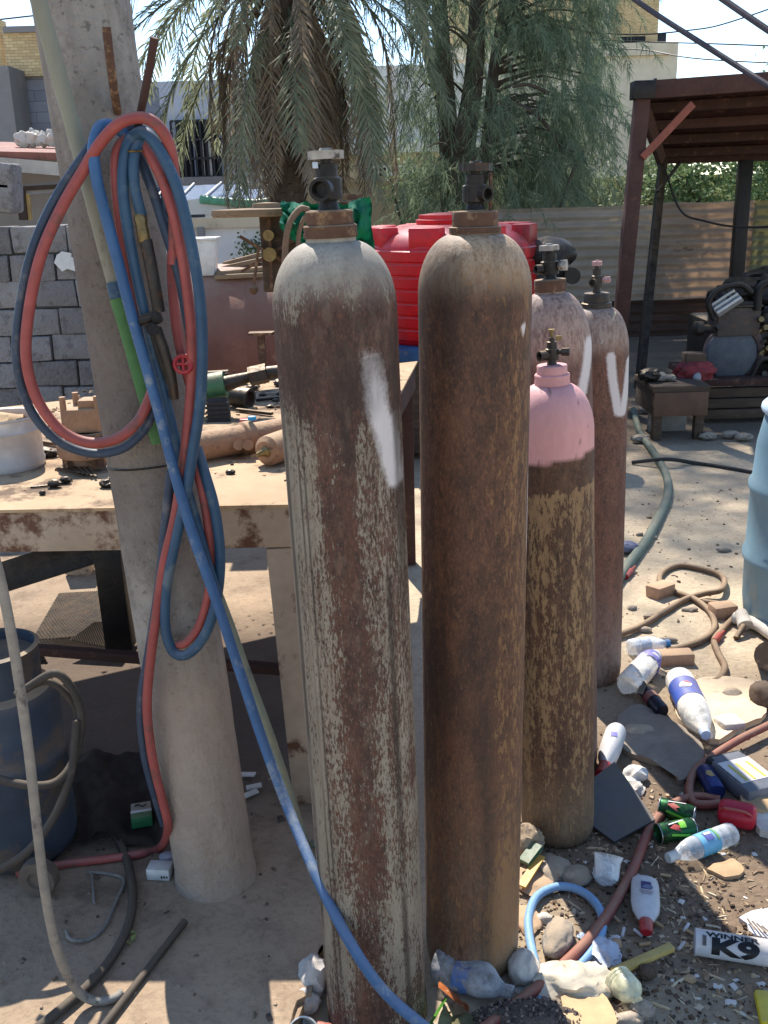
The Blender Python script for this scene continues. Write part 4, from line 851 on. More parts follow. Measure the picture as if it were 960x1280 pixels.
# white rag and cup between slab and cylinder
mb = MB(); mb.crumple(G(392, 1222, .05), (.042, .045, .055), 3, .42, 3, fr=1.5); mb.crumple(G(382, 1252, .03), (.035, .03, .035), 3, .42, 8, fr=1.5)
top('white_rag', mb, weath('dirty_white_cloth', S(190, 184, 178), S(160, 154, 148), S(120, 110, 100), 9, .3, .9, 0, .3), 'crumpled dirty white rag wedged between the slab and the front cylinder', 'rag')
cpt = thing('paper_cup', 'white cup lying on its side below the white rag', 'cup', G(372, 1285, .0))
mb = MB(); q = G(376, 1290, .03); ax = Vector((.2, -.7, .55)); mb.lathe([(0, -.05), (.022, -.05), (.031, .03), (.033, .032), (.03, .033), (.021, -.045), (0, -.045)], 28, q, frame(ax)); mb.build('cup', m_white, cpt)
mb = MB(); mb.crumple(G(402, 1292, .02), (.03, .03, .02), 3, .4, 5); top('red_wrapper', mb, plain('dull_red_wrap', S(150, 66, 60)), 'crumpled dull red wrapper beside the white cup', 'wrapper')

# ------------------------------------------------------------ yard on the right
m_drumb = weath('faded_blue_barrel', S(124, 152, 164), S(94, 126, 144), S(150, 152, 138), 3, .36, .55, 0, .15, (1, 1, .5), dust=S(190, 180, 150), dustamt=.6)
p = G(1024, 788); p = Vector((p.x+.02, p.y+.08, gh(p.x, p.y))); hB = D(1020, 505, p.y).z; rB = .285
bt = thing('blue_barrel', 'faded light blue open plastic barrel at the right edge', 'barrel', p)
mb = MB(); H = hB
mb.lathe([(0, .0), (rB*.9, .0), (rB*.95, .02), (rB*.985, .1), (rB, H*.28), (rB*1.035, H*.3), (rB*1.035, H*.325), (rB, H*.345), (rB*1.0, H*.6), (rB*1.03, H*.62), (rB*1.03, H*.645), (rB*.99, H*.665), (rB*.965, H*.82), (rB*.9, H*.93), (rB*.86, H*.96), (rB*.86, H*.97), (rB*.80, H*.965), (rB*.80, .1), (0, .1)], 64, p); mb.build('body', m_drumb, bt)
mb = MB(); mb.torus(p+Vector((0, 0, H*.975)), (0, 0, 1), rB*.875, .022, 56, 12); mb.build('rim', weath('pale_blue_rim', S(190, 206, 216), S(150, 176, 196), None, 6), bt)

mb = MB(); mb.tube([G(792, 512, .02), G(800, 540, .02), G(820, 570, .02), G(833, 595, .02), G(834, 620, .02), G(822, 650, .02), G(805, 680, .02), G(788, 702, .02), G(768, 730, .02)], .023, 16, k=8)
top('water_hose', mb, m_hosegreen, 'thick grey green water hose snaking across the yard behind the cylinders', 'hose')
mb = MB(); mb.tube([G(790, 578, .012), G(832, 574, .05), G(870, 579, .012), G(905, 584, .012), G(960, 594, .012), G(1040, 606, .012)], .012, 10, k=6)
top('black_cable', mb, m_blackrub, 'black cable lying across the shaded yard toward the blue barrel', 'cable')
cl_ = [G(770, 795, .015), G(800, 783, .015), G(830, 765, .015), G(855, 750, .015), G(880, 742, .02), G(902, 737, .03), G(904, 722, .02), G(885, 713, .015), G(850, 707, .015), G(828, 716, .015), G(826, 730, .015), G(845, 740, .015), G(870, 750, .015), G(888, 766, .015), G(893, 785, .015), G(878, 800, .015), G(850, 810, .015), G(835, 813, .015)]
mb = MB(); mb.tube(cl_, .0125, 12, k=7)
top('coiled_hose', mb, m_hosebrown, 'brown dusty hose lying in a loose coil on the sand left of the barrel', 'hose')
mb = MB(); mb.tube([G(878, 752, .012), G(905, 757, .012), G(917, 770, .012), G(905, 785, .012), G(893, 800, .012), G(897, 815, .012), G(906, 835, .012), G(895, 851, .012), G(868, 852, .012)], .0125, 12, k=7)
top('coiled_hose', mb, m_hosebrown, 'second brown hose curving down the sand to the white rubble', 'hose')
vt = thing('pipe_valve', 'pale T shaped pipe valve lying on the sand beside the barrel', 'pipe valve', G(940, 785))
mb = MB(); mb.tube([G(918, 772, .03), G(945, 780, .035), G(968, 795, .035)], .024, 14, k=3); mb.build('body', m_stonew, vt)
mb = MB(); mb.cyl(G(932, 782, .03), G(926, 765, .06), .03, .022); mb.tube([G(948, 775, .05), G(962, 752, .1), G(975, 735, .12)], .009, 8, k=3); mb.build('handle', m_stonew, vt)
mb = MB(); mb.cyl(G(920, 798, .01), G(930, 782, .04), .011); mb.build('bolt', m_rust, vt)
mb = MB(); mb.cyl(G(962, 820, .0), G(962, 820, .13), .05); top('rusty_can', mb, m_rust, 'rusty tin can standing at the right edge by the pipe valve', 'can')
m_brick = weath('sandy_brick', S(186, 150, 122), S(160, 126, 102), S(206, 180, 150), 8, .36, .9, 0, .4, dust=DUST)
for i, (x, y, a, s_, l) in enumerate(((826, 738, .6, (.11, .07, .06), 'pinkish brick bit lying on the sand inside the hose coil'), (903, 764, .2, (.10, .07, .06), 'sandy brick bit between the two brown hoses'), (843, 822, .05, (.13, .06, .05), 'sandy brick bit next to the crushed bottles'))):
    q = G(x, y, s_[2]*.4); mb = MB(); mb.box(q, s_, Matrix.Rotation(a, 3, 'Z'), .008); mb.jitter(.006, 30); top('brick_piece', mb, m_brick, l, 'brick')
for i, (x, y, l) in enumerate(((786, 718, 'reddish twig bit near the foot of the farthest cylinder'), (897, 799, 'red plug at the end of the brown hose'))):
    mb = MB(); mb.cyl(G(x-4, y+3, .014), G(x+3, y-5, .016), .013, n=10); mb.cyl(G(x+3, y-5, .016), G(x+8, y-10, .02), .006, n=8); top('red_plug', mb, m_redcap, l, 'plug')
mb = MB(); mb.crumple(G(784, 684, .03), (.07, .05, .03), 3, .3, 2); top('blue_rag', mb, weath('grey_blue_cloth', S(130, 130, 150), S(90, 90, 104), None, 9), 'grey blue rag on the ground by the thick green hose', 'rag')
for i in range(9):
    x, y = [(800, 668), (815, 672), (905, 687), (790, 760), (812, 770), (862, 762), (935, 700), (806, 787), (835, 800)][i]
    mb = MB(); mb.blob(G(x, y, .008), (.02+.008*(i % 3), .016, .012), 2, .3, seed=i); top('small_stone', mb, m_stone, 'small stone lying on the sandy yard behind the cylinders', 'stone', 'small stones on the sandy yard')
# broken pale rubble slab
def patchm(name, pts, th, m, label, cat, jit=.01):
    P = [G(x, y, th) for x, y in pts]; Q = spline(P+[P[0]], k=3)[:-1]
    o2 = [(q.x+jit*ns((q.x*40, q.y*40, 1)), q.y+jit*ns((q.x*40, q.y*40, 7))) for q in Q]
    ar = sum(a[0]*b[1]-b[0]*a[1] for a, b in zip(o2, o2[1:]+o2[:1]))
    if ar < 0: o2 = o2[::-1]
    mb = MB(); mb.prism(o2, th); bmesh.ops.triangulate(mb.bm, faces=mb.bm.faces); bmesh.ops.subdivide_edges(mb.bm, edges=mb.bm.edges, cuts=1)
    for v in mb.bm.verts:
        if v.co.z > th*.5: v.co.z += .35*th*ns((v.co.x*25, v.co.y*25, 3))
    return top(name, mb, m, label, cat, ang=25)
m_plaster = weath('broken_plaster', S(224, 202, 170), S(196, 172, 142), S(160, 136, 110), 7, .36, .92, 0, .5)
patchm('broken_slab', [(848, 856), (890, 846), (948, 852), (958, 890), (930, 905), (900, 922), (870, 915), (845, 890)], .022, m_plaster, 'pale broken plaster slab in the sun beyond the blue labelled bottle', 'rubble')
patchm('broken_slab', [(772, 892), (800, 880), (848, 905), (880, 932), (870, 962), (850, 975), (838, 958), (800, 945), (775, 930)], .018, weath('grey_rotten_board', S(150, 136, 120), S(122, 110, 98), S(168, 152, 132), 8, .36, .9, 0, .5), 'dark grey broken board in the cylinder shadow', 'board')
for i, (x, y, rx, l, m) in enumerate(((912, 906, (.045, .04, .028), 'square white lump of polystyrene beside the blue labelled bottle', m_stonew), (798, 914, (.05, .032, .02), 'grey flat stone in the shade beside the farthest cylinders', m_stone), (915, 868, (.035, .025, .02), 'grey stone lying on the pale plaster slab', m_stone), (956, 870, (.05, .06, .05), 'dark brown clod at the right edge beyond the plaster slab', weath('dark_clod', S(104, 86, 70), S(76, 62, 52), None, 14)))):
    mb = MB(); q = G(x, y, rx[2]*.6)
    if i == 0: mb.box(q, (.075, .07, .05), Matrix.Rotation(.2, 3, 'Z'), .01); mb.jitter(.008, 22)
    else: mb.blob(q, rx, 3, .22, seed=i+4, flat=.7)
    top('rubble_lump', mb, m, l, 'rubble')

# ------------------------------------------------------------ engine shed
m_post = weath('rusty_red_post', S(84, 58, 50), S(66, 45, 41), S(104, 74, 58), 8, .36, .8, 0, .25)
sh = thing('metal_canopy', 'low rusty metal canopy on posts over the old engine', 'canopy', (3.0, 9, 0))
d1, d2 = 7.6, 10.6
mb = MB(); a_ = D(803, 118, d1); fa = Vector((a_.x-.28, a_.y, 0)); mb.bar(Vector((D(767, 470, d1).x, d1, 0)), a_, .10, .10, (0, 1, 0), .004); mb.build('post', m_post, sh)
mb = MB(); b_ = D(829, 198, d2-.6); mb.bar(Vector((D(792, 470, 8.6).x, 8.4, 0)), b_, .07, .07, (0, 1, 0), .004); mb.build('post', m_black, sh)
mb = MB(); q = D(932, 200, d2); mb.bar((q.x, d2, 0), q, .13, .10, (0, 1, 0), .004); mb.build('post', m_black, sh)
mb = MB(); q = D(1250, 90, d1); mb.bar((q.x, d1, 0), q, .1, .1, (0, 1, 0), .004); mb.build('post', m_post, sh)
fl, fr_, bl, br = D(798, 122, d1), D(1260, 88, d1), D(826, 206, d2), D(1160, 196, d2)
up_ = Vector((0, 0, .1))
def roof(u, v):
    q = (fl*(1-u)+fr_*u)*(1-v)+(bl*(1-u)+br*u)*v; return q+up_+Vector((0, 0, .012*math.sin(v*2*math.pi*26)))
mb = MB(); mb.sheet(roof, 4, 210); mb.thick(.003); mb.build('roof_sheet', m_rustd, sh)
for v in (.0, .2, .42, .64, .86, 1):
    mb = MB(); a_ = fl.lerp(bl, v); b_ = fr_.lerp(br, v); mb.bar(a_+up_*.45, b_+up_*.45, .07, .075 if v else .12, (0, 0, 1), .004); mb.build('purlin', m_post if v in (0, .42) else m_rustd, sh)
mb = MB(); mb.bar(fl+up_*.2, bl+up_*.2, .06, .09, (0, 0, 1), .004); mb.build('side_beam', m_rustd, sh)
mb = MB(); mb.bar(D(866, 130, d1-.06), D(803, 197, d1-.06), .05, .03, (0, 1, 0)); mb.build('brace', weath('orange_rust', S(150, 88, 70), S(120, 70, 58), None, 9), sh)
mb = MB(); mb.bar(D(806, 135, d1+.1), D(828, 200, d2-.7), .09, .03, (0, 1, 0)); mb.build('brace', m_post, sh)
mb = MB(); mb.bar(D(850, 203, d2-.2), D(822, 240, 9.6), .025, .025, (0, 1, 0)); mb.build('brace', m_black, sh)
mb = MB(); mb.box(D(802, 119, d1)+Vector((0, -.02, .03)), (.15, .14, .12), bev=.006); mb.build('corner_cap', m_black, sh)

def corr(x0, x1, z0, z1, y, m, label, group=None, amp=.014, pitch=.105, tilt=0):
    n = int((z1-z0)/pitch*10)
    mb = MB(); mb.sheet(lambda u, v: (x0+(x1-x0)*u, y+amp*math.sin(2*math.pi*(z1-z0)*v/pitch)+.01*ns((u*5, v*4, x0)), z0+(z1-z0)*v+tilt*u+.012*ns((u*3, v, x1))), 10, n); mb.thick(.002)
    return top('corrugated_sheet', mb, m, label, 'corrugated sheet', group)
yf = 11.4
zt = D(760, 258, yf).z; zm = D(760, 374, yf).z
m_galv = weath('old_galvanised', S(204, 190, 172), S(174, 160, 142), S(132, 102, 84), 2.4, .34, .5, 0, .15, (.6, 1, 2))
m_galvb = weath('brown_galvanised', S(190, 170, 150), S(158, 140, 122), S(114, 86, 70), 2.4, .36, .7, 0, .15, (.6, 1, 2))
m_galvd = weath('dark_rust_sheet', S(104, 84, 74), S(78, 64, 58), S(120, 96, 78), 2.4, .36, .8, 0, .15, (.6, 1, 2))
m_galvo = weath('olive_sheet', S(150, 146, 112), S(124, 120, 92), S(100, 84, 66), 2.4, .34)
X = lambda px: D(px, 300, yf).x
corr(X(560), X(822), zm-.02, zt, yf, m_galv, 'grey blue corrugated sheet, the left one of the fence top')
corr(X(818), X(938), zm-.02, zt+.02, yf-.05, m_galvb, 'brownish corrugated sheet of the fence top between the dark posts')
corr(X(936), X(1150), zm-.1, zt+.02, yf-.09, m_galvo, 'olive corrugated sheet of the fence top at the right edge')
corr(X(560), X(860), -.1, zm+.01, yf+.05, m_galvd, 'dark rusty corrugated sheet along the fence bottom, left one')
corr(X(856), X(1150), -.1, zm+.01, yf+.08, m_galvd, 'dark rusty corrugated sheet along the fence bottom behind the engine')
fp = thing('fence_rail', 'thin steel rail and stakes holding the corrugated fence sheets', 'fence frame', (X(700), yf+.15, 0))
for i, x in enumerate((580, 700, 822, 940, 1080)):
    mb = MB(); mb.box((X(x), yf+.16, zt/2), (.05, .05, zt), bev=.003); mb.build('stake', m_post, fp)
mb = MB(); mb.box(((X(560)+X(1150))/2, yf+.12, zm), (X(1150)-X(560), .03, .04)); mb.build('rail', m_post, fp)

# old engine on trestle
de = 7.15
en = thing('old_engine', 'old dark stationary engine with a round grey blue flywheel cover under the canopy', 'engine', Vector((D(920, 440, de).x, de, 0)))
m_fly = weath('grey_blue_disc', S(88, 94, 102), S(66, 72, 80), S(84, 76, 70), 9, .4, .6, .2, .2, dust=DUST, dustamt=.2)
q = D(915, 443, de); rf = (D(947, 443, de)-q).length
mb = MB(); mb.lathe([(0, .012), (rf*.1, .016), (rf*.35, .012), (rf*.5, .004), (rf*.93, .004), (rf*.97, .0), (rf, -.01), (rf, -.07), (0, -.07)], 56, q, frame((.0, -1, .03))); mb.build('flywheel_cover', m_fly, en)
mb = MB(); mb.torus(q+Vector((.03, .06, 0)), (0, 1, 0), rf*1.06, .03, 48, 8); mb.build('bell_housing', weath('pinkish_dirty_iron', S(120, 100, 96), S(92, 78, 76), None, 10), en)
mb = MB(); b_ = D(917, 400, de+.1); mb.box(b_, (.30, .24, .2), bev=.01); mb.build('radiator_box', weath('brown_panel', S(86, 78, 72), S(66, 58, 54), S(100, 76, 56), 8), en)
mb = MB(); mb.box(b_+Vector((0, 0, .11)), (.32, .26, .014), bev=.003); mb.build('lid', m_steel, en)
mb = MB(); mb.box(D(935, 430, de+.55), (.75, .7, .42), bev=.03); mb.box(D(985, 385, de+.6), (.5, .5, .45), bev=.04); mb.crumple(D(965, 370, de+.5), (.22, .2, .15), 3, .35, 3); mb.build('block', m_black, en)
mb = MB(); mb.tube([D(890, 412, de), D(880, 411, de-.05), D(872, 411, de-.1)], .03, 12, k=3); mb.lathe([(0, 0), (.05, 0), (.055, .05), (.03, .07), (0, .07)], 20, D(878, 411, de-.08), frame((-1, 0, 0))); mb.build('intake_pipe', m_black, en)
for i, (x, y) in enumerate(((952, 412), (958, 425), (955, 438), (950, 470), (946, 402), (893, 411))):
    mb = MB(); mb.cyl(D(x, y, de+.05), D(x+6, y-3, de-.05), .025, .02, n=10); mb.cyl(D(x-6, y+5, de), D(x, y, de), .014, n=8); mb.build('fitting', m_steel if i % 2 else m_brass, en)
for nm, pts_, r_ in (('exhaust_pipe', [(946, 388), (950, 360), (966, 352), (990, 356)], .03), ('rubber_hose', [(893, 400), (886, 380), (898, 362), (925, 356), (940, 366)], .022), ('rubber_hose', [(940, 470), (952, 450), (968, 452), (985, 470)], .02)):
    mb = MB(); mb.tube([D(x, y, de-.02) for x, y in pts_], r_, 10); mb.build(nm, m_black, en)
for i, (x, y, s_, dd) in enumerate(((925, 360, (.16, .14, .1), .5), (955, 348, (.2, .16, .1), .6), (900, 372, (.12, .12, .1), .5), (965, 400, (.12, .1, .12), .2), (975, 440, (.14, .12, .13), .15))):
    mb = MB(); mb.crumple(D(x, y, de+dd), s_, 3, .35, i+70); mb.build('casting', (m_black, m_steel)[i == 3], en)
eb = thing('ribbed_cover', 'tilted pale ribbed engine cover lying on the engine lid', 'engine cover', D(907, 385, de))
rot = Matrix.Rotation(R(-33), 3, 'Y') @ Matrix.Rotation(R(40), 3, 'X'); q = D(908, 379, de-.02)
mb = MB(); mb.box(q, (.2, .12, .025), rot, .004); mb.build('plate', weath('pale_alu', S(150, 146, 140), S(120, 116, 112), None, 14, metal=.3), eb)
mb = MB()
for i in (-1, 0, 1): mb.box(q+rot @ Vector((0, i*.04, .02)), (.19, .012, .02), rot, .002)
mb.build('rib', m_white, eb)
for x in (.03, .07):
    mb = MB(); mb.cyl(q+rot @ Vector((x, .02, .012)), q+rot @ Vector((x, .02, .016)), .013, n=14); mb.build('hole_plug', m_black, eb)
tr_ = thing('wooden_trestle', 'rough dark planked trestle carrying the old engine', 'trestle', Vector((D(930, 500, de).x, de, 0)))
zt_ = D(920, 482, de-.2).z
for i in range(3):
    mb = MB(); h_ = (zt_-.06)/3; mb.box(((D(868, 500, de).x+3.4)/2, de-.1+.01*i, .03+h_*(i+.5)), (3.4-D(868, 500, de).x, .06, h_-.01), bev=.004); mb.build('side_plank', m_wooddark, tr_)
mb = MB(); mb.box(((D(868, 500, de).x+3.4)/2, de+.25, zt_+.012), (3.4-D(862, 500, de).x, .8, .05), bev=.004); mb.build('deck', m_rustd, tr_)
for x in (870, 985):
    mb = MB(); mb.box((D(x, 500, de).x+.05, de+.0, zt_/2-.02), (.08, .1, zt_-.04), bev=.004); mb.build('leg', m_wooddark, tr_)
rm = thing('red_pump', 'small red motor with a brown box on it beside the round flywheel cover', 'pump', Vector((D(865, 470, de-.2).x, de-.2, zt_)))
q = D(868, 464, de-.25); mb = MB(); mb.crumple(q, (.16, .1, .085), 4, .25, 5); mb.build('body', weath('dirty_red_paint', S(140, 54, 58), S(104, 44, 48), S(70, 56, 52), 10), rm)
mb = MB(); mb.box(q+Vector((.0, .03, .085)), (.14, .12, .08), bev=.006); mb.build('top_box', m_wooddark, rm)
mb = MB(); mb.blob(q+Vector((-.01, -.1, -.03)), (.03, .03, .04), 2, .2); mb.build('silver_cap', weath('dull_silver', S(170, 170, 176), S(130, 130, 136), None, 14, metal=.5), rm)
wb = thing('wooden_box', 'open fronted dark wooden box on the ground left of the engine', 'box', Vector((D(836, 530, 6.8).x, 6.8, 0)))
x0, x1 = D(803, 500, 6.8).x, D(872, 500, 6.8).x; zb = D(836, 478, 6.8).z
mb = MB(); mb.box(((x0+x1)/2, 6.8, zb), (x1-x0, .5, .04), bev=.004); mb.build('lid', m_wooddark, wb)
mb = MB(); mb.box(((x0+x1)/2, 6.56, zb-.1), (x1-x0-.02, .04, .16), bev=.004); mb.build('front_plank', weath('reddish_old_wood', S(110, 84, 66), S(84, 64, 52), S(130, 104, 82), 5, .36), wb)
mb = MB(); mb.box((x0+.03, 6.8, zb-.1), (.04, .46, .16), bev=.004); mb.build('side_plank', m_wooddark, wb)
for x in (x0+.05, x1-.05):
    mb = MB(); mb.box((x, 6.6, zb/2-.02), (.06, .06, zb-.04), bev=.003); mb.build('leg', m_wooddark, wb)
mb = MB(); mb.box(((x0+x1)/2, 6.85, (zb-.18)/2), (x1-x0-.12, .04, zb-.18), bev=.003); mb.build('back_panel', m_stone, wb)
for i, (x, y, s_) in enumerate(((826, 466, .06), (838, 468, .045), (812, 468, .09))):
    mb = MB(); q = D(x, y, 6.75); q.z = zb+.02+s_*.5; mb.crumple(q, (s_, s_*.8, s_*.6), 3, .3, i+2); top('scrap_part', mb, (m_stone, m_stone, m_black)[i], ['small grey part lying on the wooden box', 'rounder grey part on the wooden box', 'black lump at the back of the wooden box'][i], 'scrap')
for i, (x, y) in enumerate(((885, 545), (913, 543), (808, 512), (930, 546), (800, 548))):
    mb = MB(); mb.crumple(G(x, y, .03), (.07, .04, .03), 3, .3, i); top('rag_scrap', mb, m_stone, 'pale scrap lying on the dark ground below the canopy', 'scrap', 'pale scraps on the shaded ground')

# ------------------------------------------------------------ buildings beyond
def brickmat(name, a, b, mortar, scale, w_=.5, h_=.25, ms=.015):
    t = T(name); c = t.n('Mapping', {'Vector': t.co(), 'Rotation': (R(90), 0, 0)}).outputs[0]
    br = t.n('TexBrick', {'Vector': c, 'Color1': a, 'Color2': b, 'Mortar': mortar, 'Scale': scale, 'Mortar Size': ms, 'Brick Width': w_, 'Row Height': h_})
    n1 = t.noise(4, 6, .65); cl = t.mix(t.math('MULTIPLY', t.step(n1, .45, .7), .4), br.outputs[0], tuple(x*.6 for x in a[:3])+(1,))
    t.bump(br.outputs[1], -.5, .02); return t.set(c=cl, r=.9, sp=.15)
m_ybrick = brickmat('yellow_brick', S(222, 196, 148), S(196, 168, 124), S(140, 122, 96), 9, .9, .32, .02)
m_gbrick = brickmat('grey_blockwork', S(150, 152, 160), S(136, 138, 146), S(104, 104, 110), 3.2, 1.1, .42, .012)
m_render = weath('cream_render', S(228, 214, 190), S(212, 198, 172), S(190, 172, 144), .8, .32, .9, 0, .1)
m_beige = weath('beige_wall', S(222, 204, 172), S(204, 186, 154), S(172, 154, 126), 1.0, .36, .9, 0, .1, (1, 1, .4))
m_whitew = weath('white_render', S(236, 232, 224), S(222, 218, 210), S(196, 188, 174), .8, .3, .9, 0, .08)
m_greyw = weath('blue_grey_wall', S(196, 198, 204), S(180, 182, 190), None, 1.2, rough=.9)
m_greyc = weath('grey_concrete', S(150, 146, 144), S(126, 122, 120), S(104, 98, 94), 1.2, .35, .9)
m_dark = weath('dark_opening', S(40, 40, 44), S(30, 30, 34), None, 4)
m_glass = T('window_glass'); m_glass.set(c=S(110, 132, 160), r=.08, sp=.8); m_glass = m_glass.mat
m_irong = plain('black_iron', S(34, 34, 38), .5)
def pbox(x0, y0, x1, y1, d, dep, zmin=None):     # box whose front face fills that window of the view at distance d
    a = D(x0, y0, d); b = D(x1, y1, d); z1 = max(a.z, b.z); z0 = min(a.z, b.z) if zmin is None else zmin
    return Vector(((a.x+b.x)/2, d+dep/2, (z0+z1)/2)), Vector((b.x-a.x, dep, z1-z0))
def addbox(name, m, parent, *a, bev=0, **k):
    c_, s_ = pbox(*a, **k); mb = MB(); mb.box(c_, s_, bev=bev); return mb.build(name, m, parent)
def grille(mb, x0, y0, x1, y1, d, n, nh=1, r=.012):
    a = D(x0, y1, d); b = D(x1, y0, d)
    for i in range(n+1):
        x = a.x+(b.x-a.x)*i/n; mb.box((x, d, (a.z+b.z)/2), (r*2, r*2, b.z-a.z))
    for j in range(nh+2):
        z = a.z+(b.z-a.z)*j/(nh+1); mb.box(((a.x+b.x)/2, d-.022, z), (b.x-a.x, .02, r*2))

# left: half built house, then the low shed in front
hb = thing('brick_house', 'unfinished house of grey blocks with a yellow brick parapet at the left', 'house', (D(40, 100, 14).x, 14, 0))
addbox('block_wall_face', m_gbrick, hb, -260, 92, 150, 200, 14, 3, zmin=0)
addbox('brick_parapet', m_ybrick, hb, 3, 36, 150, 92, 13.9, .3)
addbox('brick_parapet', m_ybrick, hb, -260, 30, 6, 92, 14.1, .3)
addbox('concrete_column', m_greyc, hb, -60, 84, 24, 190, 13.3, .6, zmin=0)
mb = MB(); c_, s_ = pbox(3, 33, 150, 37, 13.86, .36); mb.box(c_, s_); mb.build('coping', m_greyc, hb)
shd = thing('low_shed', 'low lean-to shed with a rusty sheet roof behind the grey block wall', 'shed', (D(30, 230, 8).x, 8, 0))
mb = MB(); mb.plate([D(-220, 184, 7.6), D(118, 192, 7.6), D(118, 180, 9.0), D(-220, 172, 9.0)], .05); mb.build('roof_sheet', weath('red_rust_sheet', S(150, 96, 80), S(112, 72, 62), S(80, 60, 52), 3, .4), shd)
mb = MB(); mb.bar(D(-220, 186, 7.55), D(118, 215, 7.55), .05, .09, (0, 0, 1)); mb.build('fascia_board', weath('pale_grey_board', S(190, 182, 170), S(150, 144, 136), None, 5), shd)
addbox('back_wall', m_greyc, shd, -200, 205, 125, 300, 8.8, .2, zmin=0)
mb = MB(); mb.bar(D(16, 240, 7.7), D(110, 229, 7.7), .06, .07, (0, 0, 1)); mb.build('lintel', m_greyc, shd)
mb = MB(); mb.bar(D(26, 238, 7.66), D(30, 275, 7.66), .04, .06, (1, 0, 0)); mb.bar(D(22, 236, 7.66), D(110, 231, 7.66), .04, .03, (0, 0, 1)); mb.build('window_frame', weath('dark_brown_frame', S(70, 52, 38), S(50, 40, 32), None, 6), shd)
mb = MB(); mb.bar(D(34, 242, 7.68), D(37, 275, 7.68), .03, .035, (1, 0, 0)); mb.build('window_frame', plain('yellowish_wood', S(190, 156, 96)), shd)
for i in range(7):
    q = D(30+i*12, 180-2*(i%2), 8.2); mb = MB(); mb.blob(q+Vector((0, 0, .03)), (.06, .05, .06), 3, .4, seed=i); top('rubble_lump', mb, m_stonew, 'pale rubble lump lying in the row on the rusty shed roof', 'rubble', 'rubble on the shed roof')

# middle: grey blue house with grilled window, white house, walls and car port
h1 = thing('grey_house', 'pale blue grey house with a black grilled window behind the palm', 'house', (D(260, 200, 20).x, 20, 0))
addbox('wall', m_greyw, h1, 120, 104, 385, 300, 20, 5, zmin=0)
addbox('reveal', m_dark, h1, 219, 150, 278, 222, 19.96, .3)
addbox('sill', m_greyc, h1, 216, 222, 281, 229, 19.8, .3)
f_ = MB(); grille(f_, 219, 150, 278, 222, 19.9, 9, 2, .02); f_ = f_.build('window_grille', m_irong, h1)
for x0 in (241, 250, 259): addbox('pane', m_whitew if x0 != 241 else m_glass, h1, x0, 176, x0+7, 222, 19.93, .02)
h2 = thing('white_house', 'big plain white rendered house between the palm and the feathery tree', 'house', (D(470, 150, 22).x, 22, 0))
addbox('upper_wall', m_whitew, h2, 405, 84, 620, 184, 22, 6)
addbox('ledge', m_whitew, h2, 376, 180, 620, 187, 21.7, .6)
addbox('lower_wall', m_beige, h2, 380, 187, 620, 300, 22.2, 5, zmin=0)
addbox('window_band', m_dark, h2, 458, 207, 520, 224, 22.1, .2)
f_ = MB(); grille(f_, 458, 207, 520, 224, 22.06, 12, 0, .02); f_.build('window_grille', m_whitew, h2)
h3 = thing('tall_house', 'tall cream rendered house topped with bare yellow brick behind the feathery tree', 'house', (D(700, 120, 26).x, 26, 0))
addbox('wall', m_render, h3, 560, 60, 834, 300, 26, 8, zmin=0)
addbox('brick_storey', m_ybrick, h3, 560, -140, 821, 66, 26.3, 7)
addbox('pilaster', m_render, h3, 754, -140, 762, 92, 26.1, .4)
addbox('string_course', m_render, h3, 556, 60, 838, 68, 25.9, .4)
addbox('dark_opening', m_dark, h3, 774, 46, 806, 66, 26.2, .3)
for y in (98, 112): addbox('vent_slot', m_dark, h3, 818, y, 821, y+6, 25.95, .1)
tkk = D(824, 62, 26.5); mb = MB(); mb.box(tkk+Vector((0, 0, .15)), (.25, .3, .4), bev=.03); mb.bar(tkk+Vector((.0, 0, .2)), tkk+Vector((.35, 0, .02)), .05, .05); top('roof_lamp', mb, m_irong, 'small dark floodlight on the corner ledge of the tall cream house', 'lamp')
wl = thing('compound_wall', 'stained beige compound wall behind the red tank', 'wall', (D(450, 260, 15).x, 15, 0))
c_, s_ = pbox(300, 232, 700, 300, 15, .25, zmin=0); a_, b_ = D(300, 236, 15), D(700, 214, 15)
mb = MB(); mb.plate([Vector((a_.x, 15, 0)), Vector((b_.x, 15, 0)), b_, a_], .25); mb.build('panel', m_beige, wl)
mb = MB(); mb.bar(a_+Vector((0, .12, .03)), b_+Vector((0, .12, .03)), .36, .07); mb.build('coping', m_beige, wl)
w2 = thing('low_white_wall', 'low white garden wall with a sandy coping behind the cream tub', 'wall', (D(280, 300, 10).x, 10, 0))
addbox('panel', m_whitew, w2, 170, 282, 345, 340, 10, .2, zmin=0); addbox('coping', m_beige, w2, 168, 275, 347, 283, 9.95, .3)
addbox('pipe_box', m_greyc, w2, 246, 284, 255, 296, 9.9, .08)
for i, (x, y) in enumerate(((306, 310), (319, 306))):
    V = []; F = []; q = D(x, y, 9.9); rr = random.Random(i)
    for k in range(60):
        o_ = q+Vector((rr.gauss(0, .05), rr.gauss(0, .03), rr.gauss(0, .06))); d_ = Vector((rr.uniform(-1, 1), rr.uniform(-1, 1), rr.uniform(-.5, 1))).normalized()*.04; s2 = d_.cross(Vector((rr.random(), 1, rr.random()))).normalized()*.014
        b0 = len(V); V += [o_, o_+d_*.5+s2, o_+d_, o_+d_*.5-s2]; F.append((b0, b0+1, b0+2, b0+3))
    tag(raw('wall_weed', V, F, plain('weed_green%d' % i, S(86, 110, 60), .6)), ['left tuft of weed against the low white wall', 'right tuft of weed against the low white wall'][i], 'plant')
cp = thing('carport', 'curved translucent carport roof on a white post behind the low white wall', 'carport', (D(280, 260, 14).x, 14, 0))
